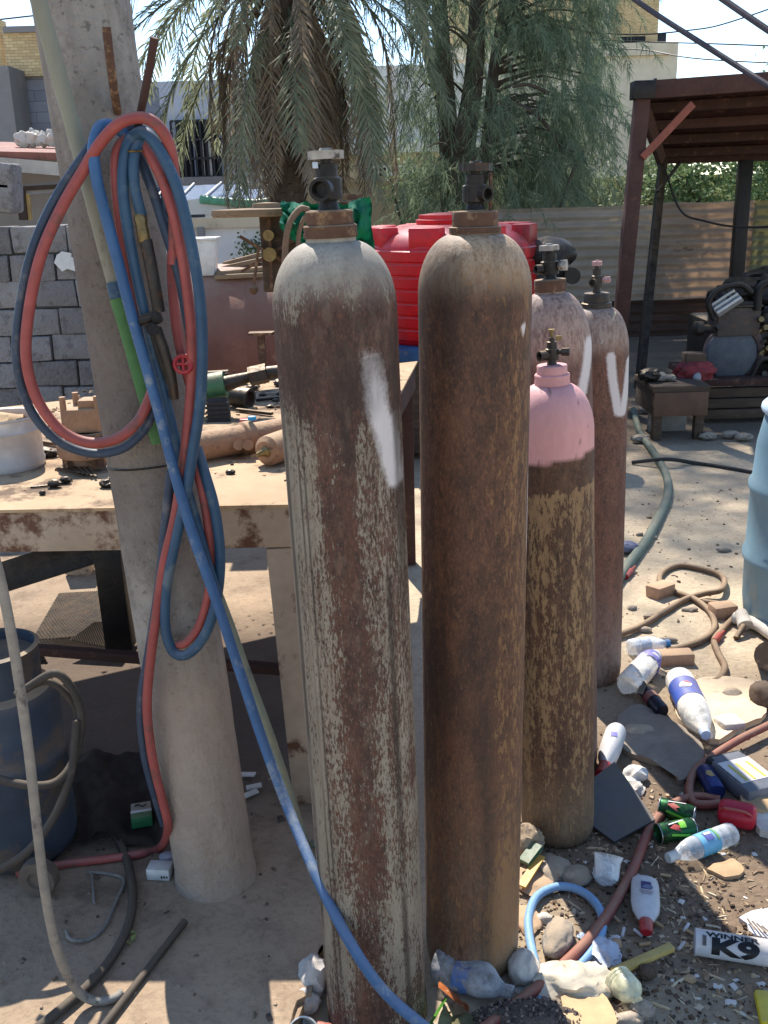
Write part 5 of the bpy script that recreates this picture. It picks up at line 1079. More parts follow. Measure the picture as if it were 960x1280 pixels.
def cr(u, v): return D(178+u*150, 262-14*math.sin(min(1, u+.12)*math.pi*.6), 13).lerp(D(196+u*155, 236-6*math.sin(min(1, u+.12)*math.pi*.6), 16), v)
m_poly = weath('pale_blue_roof', S(130, 156, 190), S(110, 138, 176), None, 3, rough=.4)
mb = MB(); mb.sheet(cr, 20, 4); mb.thick(.02); mb.build('roof_sheet', m_poly, cp)
for u in (.08, .3, .52, .74, .96):
    mb = MB(); mb.tube([cr(u, .03)+Vector((0, 0, .03)), cr(u, .5)+Vector((0, 0, .03)), cr(u, 1)+Vector((0, 0, .03))], .014, 8, k=2); mb.build('roof_rib', m_whitew, cp)
mb = MB(); q = D(265, 258, 13.1); mb.bar((q.x, 13.1, 0), q, .16, .16, (0, 1, 0)); mb.box(q, (.55, .2, .18)); mb.build('post', m_whitew, cp)
mb = MB(); mb.tube([D(250, 249, 12.95), D(280, 252, 12.95), D(320, 254, 12.95), D(345, 250, 12.95)], .05, 8, k=3); mb.build('green_gutter', plain('green_trim', S(120, 196, 160)), cp)
addbox('back_wall', weath('dull_blue_grey', S(120, 126, 140), S(104, 110, 124), None, 2), cp, 180, 262, 345, 300, 16.2, .2, zmin=0)  # carport back wall in mottled blue grey
# distant haze free skyline bits
fw = thing('yellow_wall', 'sunlit yellow green painted wall seen low behind the feathery tree', 'wall', (D(720, 250, 19).x, 19, 0))
addbox('panel', weath('yellow_paint', S(206, 196, 120), S(178, 172, 100), S(150, 140, 90), 1, .35), fw, 600, 226, 1150, 262, 19, .2, zmin=0)

# ------------------------------------------------------------ trees
def leafmat(name, cols, rough=.6, trans=.25):
    t = T(name); g_ = t.n('NewGeometry'); rp = t.n('ValToRGB', {0: g_.outputs['Random Per Island']}); cr_ = rp.color_ramp
    while len(cr_.elements) < len(cols): cr_.elements.new(.5)
    for i, c in enumerate(cols): cr_.elements[i].position = i/max(1, len(cols)-1); cr_.elements[i].color = c
    t.set(c=rp.outputs[0], r=rough, sp=.25)
    tl = t.n('BsdfTranslucent', {0: rp.outputs[0]}); mx = t.n('MixShader', {0: trans, 1: t.b.outputs[0], 2: tl.outputs[0]}); t.put(t.out.inputs[0], mx.outputs[0]); return t.mat
m_bark = weath('rough_bark', S(104, 92, 80), S(78, 70, 62), S(130, 116, 100), 5, .36, .95, 0, .6, (1, 1, .3))
m_needle = leafmat('grey_green_needles', [S(108, 126, 100), S(136, 150, 120), S(94, 112, 92), S(154, 164, 130)], trans=.5)
# feathery needle tree
td = 13.2
tr = thing('feathery_tree', 'tall grey green feathery needle tree behind the red tank', 'tree', Vector((D(572, 300, td).x, td, 0)))
mb = MB(); tips = []
def limb(pts, r0, r1):
    mb.tube(pts, lambda s: r0+(r1-r0)*s, 8, k=5); return spline(pts, k=6)
trunks = [[(566, 330), (562, 200), (556, 100), (548, -20), (545, -200), (550, -420), (540, -900)], [(578, 330), (580, 200), (592, 100), (597, 0), (602, -200), (600, -460), (580, -1000)], [(572, 330), (574, 210), (545, 110), (527, 20), (512, -120)], [(582, 300), (606, 200), (618, 80), (640, -60), (650, -200)]]
sk = []
for i, tp in enumerate(trunks):
    pts = [D(x, y, td+(.25, -.2, .4, -.1)[i]) for x, y in tp]; pts[0].z = 0 if i < 2 else pts[0].z
    limb(pts, (.15, .16, .09, .10)[i], .03)
    sk += spline(pts, k=10)[8:]
rr = random.Random(3)
# clump centres in the crown (view window, depth)
clumps = []
dens = [(540, 0, 60, 60, 40), (650, 30, 80, 60, 64), (705, 10, 55, 60, 44), (640, 140, 90, 60, 74), (722, 140, 50, 55, 50), (700, 210, 70, 36, 44), (610, 220, 70, 35, 40), (550, 180, 40, 60, 36), (535, 90, 40, 50, 30), (600, -60, 140, 60, 60), (700, -80, 110, 60, 60), (620, -150, 130, 60, 40), (545, 245, 30, 30, 18), (640, 235, 40, 20, 10), (600, -230, 120, 50, 40), (540, -300, 110, 60, 46), (620, -360, 120, 60, 46), (520, -420, 100, 60, 34), (600, -460, 80, 50, 20)]
for cx, cy, sx, sy, n in dens:
    for _ in range(int(n*.74)):
        clumps.append((rr.gauss(cx, sx*.55), rr.gauss(cy, sy*.55), td+rr.gauss(0, .9)))
V = []; F = []
high = [Vector((rr.uniform(-1.5, .7), rr.gauss(13.1, .6), rr.uniform(7.6, 11.6))) for _ in range(130)]
for cl3 in clumps+high:
    hi_ = isinstance(cl3, Vector)
    x, y, d = (600, -300, 13) if hi_ else cl3
    if y > 268 or (x < 508 and y > -120): continue
    if abs(x-576) < 26 and -10 < y < 250 and d < td+.2 and rr.random() < .75: continue
    if 645 < x < 700 and 60 < y < 120 and rr.random() < .45: continue
    c = cl3 if hi_ else D(x, y, max(11.6, d))
    # thin limb toward the nearest trunk
    best = min(sk, key=lambda q: (q-c).length+(.8 if q.z > c.z else 0)+max(0, q.z-c.z)*.5)
    if rr.random() < .30:
        mid = best.lerp(c, .55)+Vector((0, 0, .12)); mb.tube([best, mid, c], lambda s: .022-.017*s, 5, k=4)
    out = (c-best); out.z *= .3
    if out.length < .05: out = Vector((rr.uniform(-1, 1), rr.uniform(-1, 1), 0))
    out.normalize()
    for _ in range(rr.randint(3, 6)):
        o_ = c+Vector((rr.gauss(0, .14), rr.gauss(0, .14), rr.gauss(0, .13)))
        dr = (out*rr.uniform(.2, 1)+Vector((rr.gauss(0, .5), rr.gauss(0, .5), rr.uniform(-1.1, .15)))).normalized(); L = rr.uniform(.28, .6)
        steps = rr.randint(13, 20); p0 = o_.copy(); dd = dr.copy()
        for s_ in range(steps):
            dd = (dd+Vector((0, 0, -.06))).normalized(); p0 = p0+dd*(L/steps)
            for _k in range(2):
                nd = (dd*.55+Vector((rr.gauss(0, .45), rr.gauss(0, .45), -.38+rr.gauss(0, .3)))).normalized()*rr.uniform(.09, .2)
                sd = nd.cross(Vector((rr.gauss(0, 1), rr.gauss(0, 1), rr.gauss(0, 1)))).normalized()*.0034
                b0 = len(V); m_ = p0+nd*.55+Vector((0, 0, .006)); e_ = p0+nd+Vector((0, 0, -.025))
                V += [p0-sd, p0+sd, m_+sd, m_-sd, e_]; F += [(b0, b0+1, b0+2, b0+3), (b0+3, b0+2, b0+4)]
for pts, r in (([(628, 130), (650, 132), (672, 145), (694, 170)], .03), ([(640, 108), (662, 106), (690, 118)], .025), ([(700, 260), (712, 225), (720, 205)], .02), ([(645, 140), (630, 160), (600, 190), (584, 210)], .025), ([(694, 170), (700, 182), (720, 190)], .015)):
    mb.tube([D(x, y, td-.9) for x, y in pts], r*.8, 7, k=5)
mb.build('trunk', m_bark, tr)
raw('crown', V, F, m_needle, tr); print('needle faces', len(F))

# date palm
pdp = 12.2
pm_ = thing('date_palm', 'low shaggy date palm with drooping grey fronds and a skirt of dead leaves', 'palm tree', Vector((D(362, 300, pdp).x, pdp, 0)))
q0 = Vector((D(352, 300, pdp).x, pdp, 0)); q1 = D(362, -45, pdp); mb = MB()
mb.tube([q0, q0.lerp(q1, .5), q1], .21, 20, k=2)
ax = (q1-q0).normalized(); k = 0; h_ = .2; Lp = (q1-q0).length
while h_ < Lp:
    for j in range(9):
        a = j*2*math.pi/9+k*.35; o_ = q0+ax*h_+Vector((math.cos(a), math.sin(a), 0))*.19
        mb.box(o_, (.10, .07, .12), frame(Vector((math.cos(a)*.6, math.sin(a)*.6, 1)), (-math.sin(a), math.cos(a), 0)), .0, tap=.55)
    h_ += .095; k += 1
mb.build('trunk', weath('palm_trunk', S(116, 100, 86), S(86, 74, 64), S(140, 122, 104), 6, .36, .95, 0, .6), pm_)
m_fr = leafmat('grey_green_frond', [S(116, 122, 94), S(144, 146, 114), S(102, 108, 86), S(160, 158, 124)], trans=.4)
m_frd = leafmat('dead_frond', [S(142, 128, 110), S(166, 150, 130), S(122, 108, 94), S(178, 158, 126)], trans=.4)
crown0 = q1+Vector((0, 0, .05))
def frond(a, elev, L, droop, m, name, seed, lab=None, wdt=.30, dens_=.026):
    r2 = random.Random(seed); V = []; F = []; p = crown0+Vector((math.cos(a), math.sin(a), 0))*.12-ax*r2.uniform(0, .5 if elev < -.3 else .12)
    d_ = Vector((math.cos(a)*math.cos(elev), math.sin(a)*math.cos(elev), math.sin(elev))); n = int(L/dens_); pts = []
    for i in range(n+1):
        pts.append(p.copy()); d_ = (d_+Vector((0, 0, -droop*(.35+1.3*i/n)/n*3.2))).normalized(); p = p+d_*(L/n)
    for i in range(n):
        t_ = (pts[i+1]-pts[i]).normalized(); sd = t_.cross(Vector((0, 0, 1)))
        if sd.length < .15: sd = Vector((-math.sin(a), math.cos(a), 0))
        sd.normalize(); up = sd.cross(t_); w0 = .022*(1-i/n)+.005; b0 = len(V)
        V += [pts[i]-sd*w0, pts[i]+sd*w0, pts[i+1]+sd*w0, pts[i+1]-sd*w0, pts[i]+up*w0*.8, pts[i+1]+up*w0*.8]
        F += [(b0, b0+1, b0+2, b0+3), (b0, b0+3, b0+5, b0+4), (b0+1, b0+4, b0+5, b0+2)]
        if i > n*.12:
            f_ = i/n; ll = wdt*(math.sin(min(1, (f_-.08)*1.3)*math.pi*.55)**.7 if f_ < .75 else (1-f_)*2.6+.25)*r2.uniform(.6, 1.15)
            for s2 in (-1, 1):
                if r2.random() < .1: continue
                ld = (sd*s2*r2.uniform(.5, 1)+t_*r2.uniform(.7, 1.2)+up*r2.uniform(-.1, .35)+Vector((r2.gauss(0, .12), r2.gauss(0, .12), -.15+r2.gauss(0, .14)))).normalized(); e_ = pts[i]+ld*ll+Vector((0, 0, -ll*r2.uniform(.08, .3)))
                wd = (ld.cross(up*.8+sd*.3)).normalized()*.0095; mid = pts[i]+ld*ll*.5; b0 = len(V)
                V += [pts[i]-wd*.6, pts[i]+wd*.6, mid+wd, mid-wd, e_]; F += [(b0, b0+1, b0+2, b0+3), (b0+3, b0+2, b0+4)]
    o = raw(name, V, F, m, pm_)
    if lab: o['label'] = lab
rr = random.Random(21)
for i in range(48):
    a = i*2.399+rr.uniform(-.2, .2); e_ = rr.uniform(.0, .9) if i > 26 else rr.uniform(-.5, .25)
    frond(a, e_, rr.uniform(2.3, 3.0), rr.uniform(.38, .78), m_fr, 'frond', i, None, .42, .03)
for i in range(50):
    a = i*2.399+1+rr.uniform(-.3, .3); frond(a, rr.uniform(-.9, -.05), rr.uniform(1.7, 2.95), rr.uniform(1.7, 2.5), m_frd, 'frond', 100+i, 'dead brown frond hanging down the trunk', .34, .028)

# leafy bushes behind the fence
def bush(c, rx, ry, rz, n, m, name, label, cat, seed, lf=.09, group=None):
    r2 = random.Random(seed); V = []; F = []; t_ = thing(name, label, cat, Vector((c[0], c[1], 0)), group=group)
    mb = MB()
    for i in range(5): mb.tube([Vector((c[0]+r2.uniform(-.2, .2), c[1], 0)), Vector((c[0]+r2.uniform(-.4, .4)*rx, c[1], c[2]*.5)), Vector((c[0]+r2.uniform(-.8, .8)*rx, c[1]+r2.uniform(-.5, .5)*ry, c[2]+r2.uniform(-.2, .6)*rz))], lambda s: .05-.04*s, 6, k=3)
    mb.build('stems', m_bark, t_)
    cl_ = [(r2.gauss(0, .45), r2.gauss(0, .45), r2.gauss(0, .45)) for _ in range(28)]
    for _ in range(n):
        k_ = r2.choice(cl_); o_ = Vector((c[0]+rx*(k_[0]+r2.gauss(0, .16)), c[1]+ry*(k_[1]+r2.gauss(0, .16)), c[2]+rz*(k_[2]+r2.gauss(0, .16))))
        d_ = Vector((r2.gauss(0, 1), r2.gauss(0, 1), r2.gauss(.2, .8))).normalized()*lf*r2.uniform(.6, 1.2); s2 = d_.cross(Vector((r2.gauss(0, 1), r2.gauss(0, 1), r2.gauss(0, 1)))).normalized()*lf*.24
        b0 = len(V); V += [o_, o_+d_*.5+s2, o_+d_, o_+d_*.5-s2]; F.append((b0, b0+1, b0+2, b0+3))
    raw('leaves', V, F, m, t_)
m_lf = leafmat('bush_leaves', [S(96, 122, 78), S(130, 150, 98), S(74, 100, 64), S(156, 168, 120)])
m_lf2 = leafmat('olive_bush_leaves', [S(120, 130, 96), S(150, 156, 116), S(96, 110, 80)])
for i, (x, y, d, rx, rz, lb) in enumerate(((885, 225, 14.5, 1.0, .75, 'bright green leafy bush seen under the canopy roof'), (960, 228, 15, 1.0, .8, 'green bush at the right edge under the canopy roof'), (815, 238, 16, .8, .5, 'greyish low bush between the canopy post and the feathery tree'), (745, 250, 16.5, 1.1, .6, 'yellowish bush low behind the corrugated fence top'), (520, 232, 14.2, .45, .45, 'small bright bush above the beige compound wall'), (1010, 170, 17, 1.4, 1.1, 'tall bush beyond the right edge of the canopy'))):
    q = D(x, y, d); bush((q.x, d, q.z), rx, .8, rz, 2600 if rx > .6 else 500, m_lf if i in (0, 1, 4, 5) else m_lf2, 'leafy_bush', lb, 'bush', 40+i, .10 if rx > .6 else .07)

# cables overhead
def wire(pts, r, m, label, cat='cable', group=None, k=8):
    mb = MB(); mb.tube([D(*p) for p in pts], r, 8, k=k); top('overhead_cable', mb, m, label, cat, group)
m_wire = weath('grey_cable', S(84, 76, 80), S(64, 58, 62), None, 3)
wire([(700, -70, 9.3), (797, 2, 8.2), (880, 56, 7.4), (965, 110, 6.8), (1060, 170, 6.2)], .019, m_wire, 'thick grey cable slanting down over the canopy roof')
wire([(820, -60, 6.4), (905, 0, 6.0), (965, 41, 5.7), (1060, 104, 5.3)], .017, m_wire, 'thick grey cable crossing the top right corner of the sky')
for i, (pts, lb) in enumerate((([(600, 20, 18), (760, 42, 17.5), (860, 38, 17), (930, 22, 16.5), (1100, -40, 16)], 'thin black wire sagging in front of the bare brick storey'), ([(700, 48, 18), (800, 52, 18), (900, 55, 17), (1080, 62, 16)], 'thin wire running level left to right near the lamp ledge'), ([(560, 40, 22), (700, 58, 21), (800, 62, 20), (880, 74, 19), (1080, 84, 18)], 'lowest thin wire passing just above the canopy roof'), ([(-60, 30, 15), (20, 22, 15), (90, 12, 15), (240, -20, 15)], 'thin wire above the yellow brick parapet at the left'), ([(420, 210, 19), (455, 205, 18.8), (485, 190, 18.6), (525, 150, 18.4)], 'thin dark wire curving up in front of the white house'))):
    wire(pts, .011, m_irong, lb)
wire([(829, 205, 9.9), (850, 262, 9.7), (880, 276, 9.5), (930, 284, 9.3), (1020, 280, 9)], .010, m_irong, 'slack black wire hanging from the canopy in front of the fence')

# ------------------------------------------------------------ litter
def lie(p0, p1, r):                         # frame of something lying between two picture points on the ground
    a = G(p0[0], p0[1], r); b = G(p1[0], p1[1], r); a.z = gh(a.x, a.y)+r; b.z = gh(b.x, b.y)+r; return a, b, (b-a).length
def text_mb(s, size, bold=0.0):
    cu = bpy.data.curves.new('lettering', 'FONT'); cu.body = s; cu.size = size; cu.align_x = 'CENTER'; cu.align_y = 'CENTER'; cu.offset = bold; cu.resolution_u = 4
    o = bpy.data.objects.new('lettering', cu); col.objects.link(o); dg = bpy.context.evaluated_depsgraph_get(); me = bpy.data.meshes.new_from_object(o.evaluated_get(dg))
    bm = bmesh.new(); bm.from_mesh(me); bpy.data.objects.remove(o); bpy.data.curves.remove(cu); bpy.data.meshes.remove(me); return bm
def poly_mb(pts):
    bm = bmesh.new(); bm.faces.new([bm.verts.new((x, y, 0)) for x, y in pts]); return bm
def wrap(bm, loc, rot, r, z0=0, a0=0, eps=.0008, flip=-1, rfn=None, sx=1):
    """bend flat (x along the axis, y around it) on a cylinder about local z; angle a0 is measured from local x"""
    ys_ = [v.co.y for v in bm.verts]; xs_ = [v.co.x for v in bm.verts]
    y = min(ys_)+.0025
    while y < max(ys_):
        bmesh.ops.bisect_plane(bm, geom=list(bm.verts)+list(bm.edges)+list(bm.faces), plane_co=(0, y, 0), plane_no=(0, 1, 0)); y += .0035
    mb = MB(); mp = {}
    for v in bm.verts:
        z = z0+v.co.x*sx; rr_ = (rfn(z) if rfn else r)+eps; a = a0+flip*v.co.y/rr_
        mp[v.index if v.index >= 0 else id(v)] = None
    bm.verts.index_update(); vs = []
    for v in bm.verts:
        z = z0+v.co.x*sx; rr_ = (rfn(z) if rfn else r)+eps; a = a0+flip*v.co.y/rr_
        q = Vector((rr_*math.cos(a), rr_*math.sin(a), z)); vs.append(mb.v(Vector(loc)+(rot @ q)))
    for f in bm.faces:
        try: mb.bm.faces.new([vs[v.index] for v in f.verts])
        except ValueError: pass
    bm.free(); return mb
def disc(r, cx=0, cy=0, n=28, sy=1): return [(cx+r*math.cos(2*math.pi*i/n), cy+r*sy*math.sin(2*math.pi*i/n)) for i in range(n)]
UPCAM = Vector((0, -.6, .8))
def bottle(name, label, cat, p0, p1, r, prof, m, capm=None, bands=(), lift=0, wob=0, capl=.1, group=None, dent=0, seed=0):
    """prof: (radius factor, fraction of length) from base to mouth"""
    a, b, L = lie(p0, p1, r); a.z += lift; b.z += lift; rot = frame(b-a, UPCAM); t_ = thing(name, label, cat, a, group=group)
    mb = MB(); mb.lathe([(rf_*r, f_*L) for rf_, f_ in prof], 40, a, rot)
    if dent:
        ai = rot.transposed()
        for v in mb.bm.verts:
            q = ai @ (v.co-a); k = 1-dent*max(0, noise.noise(Vector((q.x*22, q.y*22, q.z*16+seed))))*1.6-dent*.5*abs(noise.noise(Vector((q.x*50, q.y*50, q.z*40+seed)))); q.x *= k; q.y *= k; v.co = a+rot @ q
    mb.build('body', m, t_)
    if capm:
        rc = prof[-2][0]*r*1.18; mb = MB(); mb.lathe([(rc*.9, L*(1-capl)), (rc, L*(1-capl)), (rc, L*1.0), (rc*.9, L*1.015), (0, L*1.015)], 24, a, rot); mb.build('cap', capm, t_)
    def rf(z):
        f_ = z/L
        for (r0, f0), (r1, f1_) in zip(prof, prof[1:]):
            if f0 <= f_ <= f1_ and f1_ > f0: return r*(r0+(r1-r0)*(f_-f0)/(f1_-f0))
        return r
    for nm, f0, f1_, mm in bands:
        mb = MB(); n_ = 8; mb.lathe([(rf(L*(f0+(f1_-f0)*i/n_))*(1.012 if not dent else 1.0)+.0007, L*(f0+(f1_-f0)*i/n_)) for i in range(n_+1)], 40, a, rot)
        if dent:
            ai = rot.transposed()
            for v in mb.bm.verts:
                q = ai @ (v.co-a); k = 1-dent*max(0, noise.noise(Vector((q.x*22, q.y*22, q.z*16+seed))))*1.6-dent*.5*abs(noise.noise(Vector((q.x*50, q.y*50, q.z*40+seed)))); q.x *= k; q.y *= k; v.co = a+rot @ (q+Vector((q.x, q.y, 0)).normalized()*.001)
        mb.build(nm, mm, t_)
    return t_, a, rot, L, rf
PET = [(0, .02), (.55, .0), (.9, .012), (1, .05), (1, .12), (.95, .14), (1, .16), (1, .24), (.96, .26), (1, .28), (1, .62), (.97, .66), (.85, .74), (.6, .83), (.42, .88), (.40, .9), (.40, 1), (0, 1)]
CAN = [(0, .03), (.7, .03), (.78, 0), (.9, .02), (1, .07), (1, .93), (.88, .985), (.86, 1), (.82, .985), (0, .98)]
m_silver = weath('can_aluminium', S(196, 196, 198), S(160, 160, 164), None, 18, rough=.3, metal=.8, bump=.05)
m_labelw = plain('white_label', S(222, 220, 222), .45)
m_ink = weath('black_ink', S(20, 20, 22), S(26, 26, 28), None, 12, rough=.5, bump=0)
m_ltblue = plain('light_blue_label', S(96, 176, 214), .4)

# K9 spray can
t_, a, rot, L, rf = bottle('spray_can', 'white spray can with big black letters K9 lying at the lower right', 'spray can', (868, 1178), (990, 1196), .029, [(0, .01), (.9, .005), (1, 0), (1.03, .012), (1.0, .022), (1, .9), (.9, .95), (.5, .99), (0, 1)], plain('white_can_paint', S(206, 206, 208), .35, bump=.1))
AUP = R(8)
for s_, sz, z0, a0, bo in (('K9', .050, .083, -.30, .0026), ('WINNER', .0185, .078, .62, .0007)):
    wrap(text_mb(s_, sz, bo), a, rot, .029, z0, AUP-a0, .0009, sx=1.75 if s_ == 'K9' else 1.5).build('lettering', m_ink, t_)
wrap(poly_mb([(-.006, -.012), (.003, -.012), (.003, .012), (-.006, .012)]), a, rot, .029, .02, AUP-.1, .0007).build('print_block', plain('grey_print', S(120, 120, 124)), t_)
for i in range(4): wrap(poly_mb([(-.003+i*.0018, -.010), (-.0022+i*.0018, -.010), (-.0022+i*.0018, .010), (-.003+i*.0018, .010)]), a, rot, .029, .0195, AUP-.1, .0010).build('print_line', m_ink, t_)
# lotion bottle
a, b = G(806, 1100, .022), G(808, 1166, .022); rot = frame(b-a, (0, -.25, 1)); L = (b-a).length
lt = thing('lotion_bottle', 'white flat lotion bottle with a red cap and a small blue emblem', 'bottle', a)
m_lot = weath('dirty_white_plastic', S(206, 204, 202), S(190, 186, 182), S(160, 148, 134), 9, .3, .4, 0, .05)
mb = MB(); mb.lathe([(0, 0), (.024, 0), (.031, .004), (.0335, .02), (.0345, L*.45), (.031, L*.62), (.02, L*.76), (.014, L*.8), (0, L*.8)], 40, a, rot @ Matrix.Rotation(R(90), 3, 'Z'), sq=.55)
mb.build('body', m_lot, lt)
mb = MB(); mb.lathe([(0, L*.79), (.0155, L*.79), (.0165, L*.82), (.0145, L*.98), (.012, L*1.0), (0, L*1.0)], 24, a, rot @ Matrix.Rotation(R(90), 3, 'Z'), sq=.8); mb.build('cap', m_redcap, lt)
def onflat(pts, h=.0195): return [a+rot @ Vector((h, y*1.5, .04+(z-.04)*1.4+.004)) for y, z in pts]
def flatpoly(pts, h, nm, mm, par):
    mb = MB(); vs = [mb.v(p) for p in onflat(pts, h)]; mb.bm.faces.new(vs); r_ = bmesh.ops.extrude_face_region(mb.bm, geom=list(mb.bm.faces)); return mb.build(nm, mm, par, flat=True)
flatpoly([(-.008, .030), (.008, .030), (.008, .05), (-.008, .05)], .0196, 'emblem', plain('emblem_blue', S(40, 62, 168)), lt)
flatpoly([(-.010, .040), (-.003, .038), (.004, .041), (.006, .047), (-.004, .049), (-.011, .046)], .0199, 'emblem_leaf', plain('pale_blue_print', S(150, 176, 216)), lt)
for k_ in range(3): flatpoly([(-.012+.002*k_, .054+k_*.004), (.012-.002*k_, .054+k_*.004), (.012-.002*k_, .0552+k_*.004), (-.012+.002*k_, .0552+k_*.004)], .0196, 'print_line', plain('thin_print%d' % k_, (S(190, 70, 80), S(80, 90, 150), S(120, 120, 140))[k_]), lt)
# clear water bottle
t_, a, rot, L, rf = bottle('water_bottle', 'clear ribbed water bottle with a light blue label and white cap', 'bottle', (916, 1040), (836, 1072), .029, PET, m_clear, m_white, [('label', .30, .58, m_ltblue)], capl=.13)
wrap(poly_mb([(-.012, -.014), (.012, -.014), (.012, .014), (-.012, .014)]), a, rot, .0305, L*.44, R(20), .0012).build('label_print', plain('deep_blue_print', S(44, 76, 170)), t_)
wrap(poly_mb([(-.010, -.004), (.010, -.006), (.010, .002), (-.010, .004)]), a, rot, .0305, L*.44, R(30), .0018).build('label_print', m_labelw, t_)
wrap(poly_mb([(-.004, -.02), (.003, -.02), (.003, .02), (-.004, .02)]), a, rot, .0305, L*.33, R(20), .0012).build('label_print', plain('green_print', S(110, 180, 120)), t_)
# two green cans
m_gcan = weath('green_black_can', S(50, 120, 62), S(24, 42, 32), S(28, 40, 34), 14, .46, .35, .5, .1)
for i, (p0, p1, lb) in enumerate((((824, 1008), (868, 1018), 'upper of the two green and black drink cans, its open end at left'), ((822, 1042), (866, 1034), 'lower of the two green and black drink cans, partly under the water bottle'))):
    t_, a, rot, L, rf = bottle('drink_can', lb, 'can', p0, p1, .0265, [(0, .25), (.9, .25), (.93, .02), (.98, 0), (1, .02), (1, .94), (.9, 1), (.85, .985), (0, .98)], m_gcan, group=None, dent=.10, seed=i*3)
    mb = MB(); mb.torus(a+rot @ Vector((0, 0, .001)), rot.col[2], .0262, .0014, 32, 6); mb.build('rim', m_silver, t_)
    mb = MB(); mb.torus(a+rot @ Vector((0, 0, L)), rot.col[2], .0235, .0016, 32, 6); mb.build('rim', m_silver, t_)
    wrap(poly_mb([(-.020, .002), (-.004, .010), (.014, .001), (.004, -.004), (.012, -.012), (-.006, -.006)]), a, rot, .0268, L*.45, R(0), .0006).build('emblem', plain('can_red%d' % i, S(200, 44, 60)), t_)
    wrap(poly_mb([(-.024, .010), (.022, .018), (.022, .022), (-.024, .014)]), a, rot, .0268, L*.5, R(0), .0007).build('stripe', m_labelw, t_)
    wrap(poly_mb([(-.03, -.020), (.02, -.030), (.024, -.024), (-.028, -.014)]), a, rot, .0268, L*.55, R(0), .0007).build('stripe', plain('bright_green%d' % i, S(110, 200, 60)), t_)
    if i: wrap(poly_mb([(.004, -.004), (.022, -.004), (.022, .016), (.004, .016)]), a, rot, .0268, L*.5, R(0), .0009).build('stripe', plain('lime_sticker', S(110, 226, 40)), t_)
# red jug
a, b, L = lie((898, 1012), (944, 1022), .034); rot = frame(b-a, UPCAM)
rj = thing('red_jug', 'red translucent plastic jug with rounded corners lying beside the green cans', 'jug', a)
mb = MB(); mb.lathe([(0, 0), (.026, 0), (.034, .006), (.037, .016), (.037, L*.9), (.033, L*.98), (.025, L*1.03), (0, L*1.04)], 8, a, rot @ Matrix.Rotation(R(22), 3, 'Z')); bmesh.ops.bevel(mb.bm, geom=list(mb.bm.edges), offset=.004, segments=2, affect='EDGES'); mb.build('body', weath('red_jug_plastic', S(196, 40, 58), S(166, 32, 50), S(150, 60, 64), 12, .36, .35), rj)
mb = MB(); mb.tube([a+rot @ Vector(q) for q in ((.036, .012, L*.1), (.05, .012, L*.25), (.05, .012, L*.7), (.036, .012, L*.88))], .005, 8); mb.build('handle', m_redcap, rj)
# small blue can, oil bottle
t_, a, rot, L, rf = bottle('drink_can', 'dark blue drink can with a yellow patch in front of the oil bottle', 'can', (880, 964), (896, 992), .027, CAN, weath('navy_can', S(48, 62, 118), S(32, 40, 80), None, 12, rough=.35, metal=.4), dent=.08, seed=9)
wrap(poly_mb([(-.018, -.006), (-.002, -.012), (.016, -.002), (.012, .010), (-.014, .008)]), a, rot, .027, L*.5, R(5), .0007).build('emblem', plain('dull_yellow_print', S(170, 140, 70)), t_)
a, b = G(902, 950, .032), G(958, 995, .032); rot = frame(b-a, (0, 0, 1)); L = (b-a).length
ob = thing('oil_bottle', 'grey flat oil bottle with a dark neck and a yellow striped white label', 'bottle', a)
m_oil = weath('grey_bottle_plastic', S(120, 122, 128), S(92, 94, 100), S(150, 140, 120), 9, .34, .45)
mb = MB(); mb.box((a+b)/2, (.055, .12, L), rot, .014); mb.build('body', m_oil, ob)
mb = MB(); mb.box(a.lerp(b, .1)+Vector((0, 0, -.002)), (.058, .122, L*.22), rot, .013); mb.build('dark_shoulder', m_blackrub, ob)
mb = MB(); mb.box(a.lerp(b, .52)+rot @ Vector((.0282, 0, 0)), (.0015, .105, L*.55), rot); mb.build('label', m_labelw, ob)
for sy in (-.03, .005, .03):
    mb = MB(); mb.box(a.lerp(b, .56)+rot @ Vector((.0294, sy, 0)), (.0015, .008, L*.42), rot); mb.build('label_stripe', plain('yellow_stripe', S(214, 200, 60)), ob)
mb = MB(); mb.bar(G(866, 1000, .03), G(898, 958, .05), .055, .012, (0, 0, 1), .003); mb.bar(G(898, 955, .05), G(935, 1010, .045), .03, .03, (0, 0, 1), .003); top('black_rubber_strip', mb, m_blackrub, 'black rubber strip bent against the oil bottle', 'rubber strip') if False else mb.bm.free()
patchm('plank_scrap', [(925, 985), (975, 975), (975, 1006), (935, 1012)], .03, m_card, 'grey brown board scrap at the right edge below the oil bottle', 'board')
patchm('plank_scrap', [(946, 1015), (985, 1008), (985, 1040), (950, 1038)], .02, m_stonew, 'pale flat scrap at the right edge behind the red jug', 'board')
